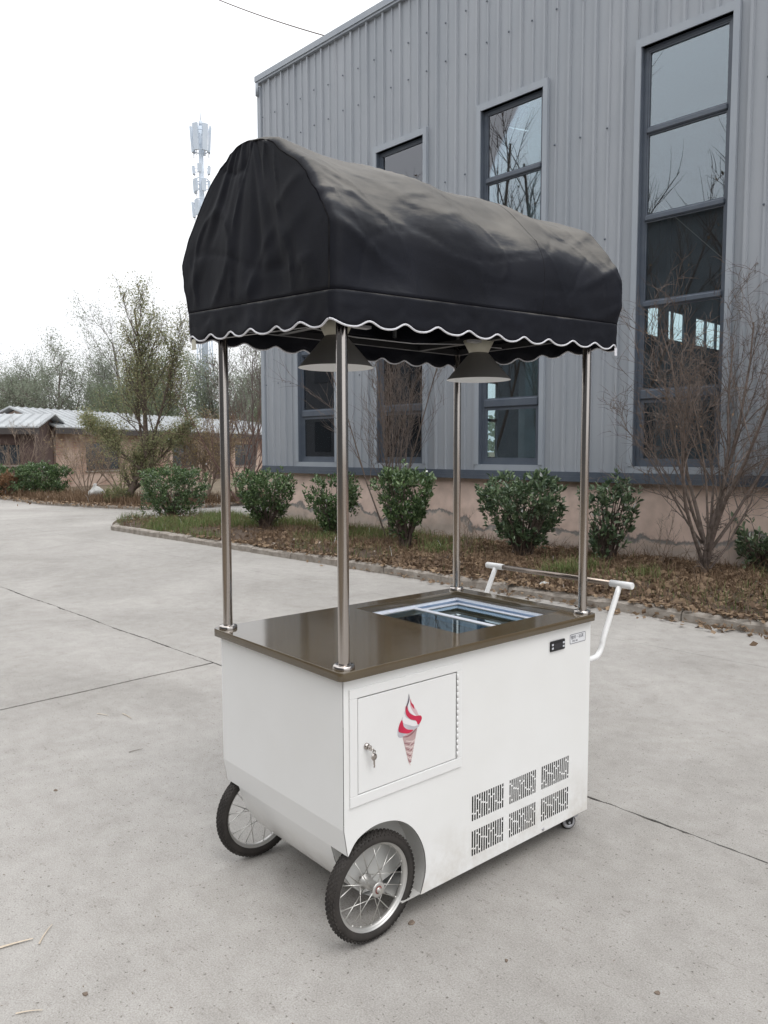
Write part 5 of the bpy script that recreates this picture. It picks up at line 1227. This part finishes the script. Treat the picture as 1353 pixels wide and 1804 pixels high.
def canopy_pt(x, wv, z, i):
    """barrel point with sags between the bows, drag folds and creases"""
    u = (x-X0c)/(X1c-X0c); h_ = min(1, max(0, (z-2.0)/.5)); side = min(1, abs(wv)/.44)
    bows = [0, .34, .67, 1.0]; d = min(abs(u-b_) for b_ in bows)
    sag = math.sin(min(1, d/.16)*math.pi/2)**2
    ins = sag*(.010+.012*math.sin(math.pi*h_)); ang = math.atan2(z-2.05, abs(wv)+1e-6)
    sg = -1 if wv < 0 else 1
    # long soft folds running along the barrel, and short drag creases from the corners
    f = .007*fold(x*1.5+3, wv*6+z*4, 1.0) + .004*fold(x*3.5+z*2, wv*9+z*8, 4.2) + .0016*fold(x*9+z*6, wv*14, 7.1)
    c = .007*max(0, math.sin((x*3.0+z*6.5)*6.0+sg))**4*max(0, 1-abs(u-.06)/.25) + .007*max(0, math.sin((-x*3.0+z*6.5)*6.0))**4*max(0, 1-abs(u-.94)/.22)
    f += .0045*ridged(x*1.6+wv*1.2, wv*3.2+z*2.6, 6.6, 16) - .0030*ridged(x*3.1-z*2, wv*4+z*5, 12.2, 18) + .0035*ridged(x*4.5+z*3, wv*3-z*2, 22.2, 22)
    c2 = -.006*math.exp(-((z-2.20+.10*math.sin(x*2.2))/.012)**2)*(.5+.5*fold(x*2,0,2)) 
    r = 1-(ins)/.45; r += (f*1.2+c+c2*.6)/.45
    ww = wv*(r if side > .2 else 1+(r-1)*side/.2); zz = z-ins*math.sin(ang)*1.1 + f*.8*math.sin(ang)
    # ends drop slightly and round over
    e = min(u, 1-u)*(X1c-X0c); rd = max(0, 1-e/(.034 if u < .5 else .075))
    q_ = 1-math.sqrt(max(0, 1-rd*rd)); zz -= (.010 if u < .5 else .030)*q_*h_; ww -= sg*min(abs(ww), (.024 if u < .5 else .034)*q_*min(1, abs(ww)/.2))
    if i < 3 or i > NR-4: k = (i if i < 3 else NR-1-i)/3; w0 = wv-sg*(.024 if u < .5 else .034)*q_; ww = w0*(1-k)+ww*k; zz = z*(1-k)+zz*k
    return ww, zz
for ix in range(NXC+1):
    x = X0c+(X1c-X0c)*ix/NXC
    for i, (wv, z) in enumerate(ring_at(ix/NXC)):
        zs = z + (hemz(x, YC+wv)-1.93)*max(0, 1-(z-2.02)/.12)
        ww, zz = canopy_pt(x, wv, zs, i); V.append((x, YC+ww, zz))
def vid(ix, i): return ix*NR+i
for ix in range(NXC):
    for i in range(NR-1): F.append((vid(ix,i), vid(ix+1,i), vid(ix+1,i+1), vid(ix,i+1)))
# end panels: span from near profile point i to far profile point NR-1-i
NE = 70
for end in (0, 1):
    ix = 0 if end == 0 else NXC; base = {}
    for i in range(NP):
        a = V[vid(ix,i)]; b = V[vid(ix,NR-1-i)]
        for j in range(NE+1):
            if j == 0: base[(i,j)] = vid(ix,i); continue
            if j == NE: base[(i,j)] = vid(ix,NR-1-i); continue
            if i == NP-1: base[(i,j)] = vid(ix,NP-1); continue
            t = j/NE; y = a[1]+(b[1]-a[1])*t; z = a[2]+(b[2]-a[2])*t; h_ = (z-2.0)/.5
            edge = min(1, t*9)*min(1, (1-t)*9)*min(1, (NP-1-i)/6)*min(1, i/3+.15)
            s = -1 if end == 0 else 1
            bulge = .004*math.sin(math.pi*min(1,max(0,h_)))*math.sin(math.pi*t)
            rad = math.atan2(y-YC, 2.62-z)           # folds fan out from the top
            f = .008*fold(rad*3.6+end*9, z*1.2, 2.0)+.006*fold(rad*9+z*2, z*2.5, 5.0)+.0022*fold(y*7+z*4, z*6, 8.0)
            f += .006*ridged(y*2.6+z*1.1, z*1.7-y*.8, 3.3+end, 16)-.0045*ridged(y*3.0-z*2.2, z*2.5, 9.3+end, 18)+.004*ridged(y*5, z*3+y*2, 19.3+end, 20)
            c = .004*max(0, math.sin((y*.9+z*1.5)*13+1))**5*min(1,max(0,(2.32-z)/.2))
            V.append((a[0]+s*edge*(bulge+f+c), y, z)); base[(i,j)] = len(V)-1
    for i in range(NP-1):
        for j in range(NE):
            q = [base[(i,j)], base[(i,j+1)], base[(i+1,j+1)], base[(i+1,j)]]
            if i == NP-2:
                q = [base[(i,j)], base[(i,j+1)], base[(NP-1,0)]]
            if end == 0: q = q[::-1]
            F.append(tuple(q))
# valance below the seam all round, ending in scallops
per = []      # boundary loop of top vertices: near side left->right, right end, far side right->left, left end
hem_top = []
for ix in range(NXC+1): hem_top.append((vid(ix,0), 'n'))
nb = 36
def loop_points():
    P = []
    x0, x1, y0, y1 = X0c, X1c, YC-.442, YC+.442
    for ix in range(NXC+1): P.append(Vector(V[vid(ix,0)]))
    for j in range(1, nb): P.append(Vector(V[vid(NXC,0)]).lerp(Vector(V[vid(NXC,NR-1)]), j/nb))
    for ix in range(NXC, -1, -1): P.append(Vector(V[vid(ix,NR-1)]))
    for j in range(1, nb): P.append(Vector(V[vid(0,NR-1)]).lerp(Vector(V[vid(0,0)]), j/nb))
    return P
LP = loop_points(); s_acc = [0]
for a, b in zip(LP, LP[1:]+LP[:1]): s_acc.append(s_acc[-1]+(b-a).length)
TOT = s_acc[-1]; NSC = round(TOT/.137); cenp = Vector((L_/2, YC, 0))
def loop_at(s):
    s = s % TOT; 
    import bisect
    k = min(bisect.bisect_right(s_acc, s)-1, len(LP)-1); a = LP[k]; b = LP[(k+1) % len(LP)]; l = s_acc[k+1]-s_acc[k]; return a.lerp(b, (s-s_acc[k])/max(l,1e-9))
NS = NSC*14; rows = 8; hem = []
vb = len(V)
for q in range(NS):
    s = TOT*q/NS; p = loop_at(s); pn = loop_at(s+.01); d = (pn-p); d.z = 0; d.normalize(); nrm = Vector((d.y,-d.x,0))
    if q % 14 == 0: pass
    ph = 2*math.pi*q/14; zh = hemz(p.x, p.y) + .0095*math.cos(ph+.4*math.sin(ph)) + .004*fold(p.x*3, p.y*3, 1.5)
    for r in range(rows+1):
        t = r/rows; z = p.z+(zh-p.z)*t
        wob = t**1.5*(.0085*fold(s*9, t*1.5, 3.3)+.006*math.sin(ph*.5+1)*fold(s*3,0,8)) + .003*fold(s*22, t*4, 1.1)*min(1,t*3)
        V.append((p.x+nrm.x*wob, p.y+nrm.y*wob, z))
    hem.append(V[-1])
for q in range(NS):
    q2 = (q+1) % NS
    for r in range(rows):
        a = vb+q*(rows+1)+r; b = vb+q2*(rows+1)+r; F.append((a, a+1, b+1, b))
me = bpy.data.meshes.new('canopy_cover'); me.from_pydata([tuple(v) for v in V], [], F); me.update()
for p_ in me.polygons: p_.use_smooth = True
cov = link('canopy_cover', me, M['canvas'], cart)
sf = cov.modifiers.new('thickness', 'SOLIDIFY'); sf.thickness = .0014; sf.offset = 0
m = MB(); pts = [Vector(h_)+Vector((0,0,-.001)) for h_ in hem]; pts.append(pts[0]); m.tube(pts, .0030, 7, cap=False); m.build('hem_piping', M['piping'], cov)
M['seam'] = mat('canvas_seam', (.006,.006,.009), .95, spec=.05)
m = MB(); m.tube([p+Vector((0,0,0)) for p in LP]+[LP[0]], .0020, 6, cap=False); m.build('valance_seam', M['seam'], cov)
M['seamdust'] = mat('canvas_seam_dusty', (.006,.006,.009), .95, c2=(.03,.029,.028), nscale=9, spec=.05)
for ix in (0, NXC):
    m = MB(); m.tube([V[vid(ix,i)] for i in range(NR)], .0022, 6); m.build('end_seam', M['seamdust'], cov)
m = MB(); m.tube([Vector(V[vid(int(NXC*.645),i)])+Vector((0,0,0)) for i in range(NR)], .0013, 6); m.build('cross_seam', M['seamdust'], cov)
# white label tags on the corners
m = MB(); m.box((X1c-.046,-.0505,1.915),(X1c-.030,-.0485,1.944)); m.build('tag', M['piping'], cov)
m = MB(); m.box((X0c+.001,.765,1.908),(X0c+.003,.793,1.945)); m.build('tag', M['lampcream'], cov)

# --- hanging lamps
def lamp(x_, label, r_, ztop, zwaist, zrim, rt, rw):
    e = empty('pendant_lamp', CW(x_, YC, 0), YAW, label, 'lamp', 'cone lamps hanging under the canopy')
    m = MB(); m.lathe([(rw,zwaist-.0005),(r_,zrim)], 48); m.build('lamp_shade', M['lampdark'], e)
    m = MB(); m.lathe([(r_-.0005,zrim),(r_-.003,zrim-.0004),(rw-.002,zwaist-.003),(.012,zwaist-.004)], 48); m.build('shade_lining', M['lampwhite'], e)
    m = MB(); m.lathe([(rw+.0006,zwaist),(rt,ztop),(rt-.003,ztop),(rw-.003,zwaist+.002)], 40); m.build('upper_cone', M['lampcream'], e)
    m = MB(); m.tube([(0,0,zwaist-.05),(0,0,2.02)], .009, 10); m.lathe([(0.0001,zwaist-.075),(.014,zwaist-.07),(.018,zwaist-.055),(.012,zwaist-.03)], 16); m.build('stem', M['bar'], e)
lamp(.283, 'grey cone lamp with cream upper cup, behind the near left post', .130, 1.992, 1.944, 1.836, .062, .038)
lamp(1.005, 'grey cone lamp with cream upper cup, before the far canopy post', .130, 1.992, 1.944, 1.836, .062, .038)

# --- push handle: two bent white tubes, white end sleeves, steel bar
XH, ZH = L_+.232, .985
def bent(y):
    P = [(XR-.004,y,.700),(XR+.06,y,.700),(XR+.085,y,.705),(XR+.107,y,.722),(XR+.120,y,.748),(XR+.135,y,.786),(XH-.006,y,ZH-.010)]
    return [tuple(v) for v in cat_open(P, 5)]
m = MB()
hbar = MB(); hbar.tube([(XH,.075,ZH),(XH,.700,ZH)], .0118, 16); hb = hbar.build('handle_bar', M['steelbrown'], cart)
for y in (.045,.735):
    m = MB(); m.tube(bent(y), .0118, 14); t_ = m.build('handle_arm', M['white'], cart)
    m = MB(); m.tube([(XH,y-.060,ZH),(XH,y-.0575,ZH),(XH,y+.045,ZH)] if y < .3 else [(XH,y-.045,ZH),(XH,y+.0575,ZH),(XH,y+.060,ZH)], [.0132,.0148,.0148] if y < .3 else [.0148,.0148,.0132], 18); m.build('end_sleeve', M['white'], t_)
    m = MB(); m.tube([(XR-.001,y,.700),(XR+.004,y,.700)], .022, 18); m.build('socket', M['white'], t_)
m = MB(); P = [(XR+.003,.12,.712),(XR+.018,.10,.702),(XR+.030,.085,.66),(XR+.034,.085,.60),(XR+.026,.09,.545),(XR+.006,.10,.51),(XR-.004,.10,.50)]; m.tube(cat_open(P,5), .0032, 7); m.build('power_cord', M['caster'], cart)
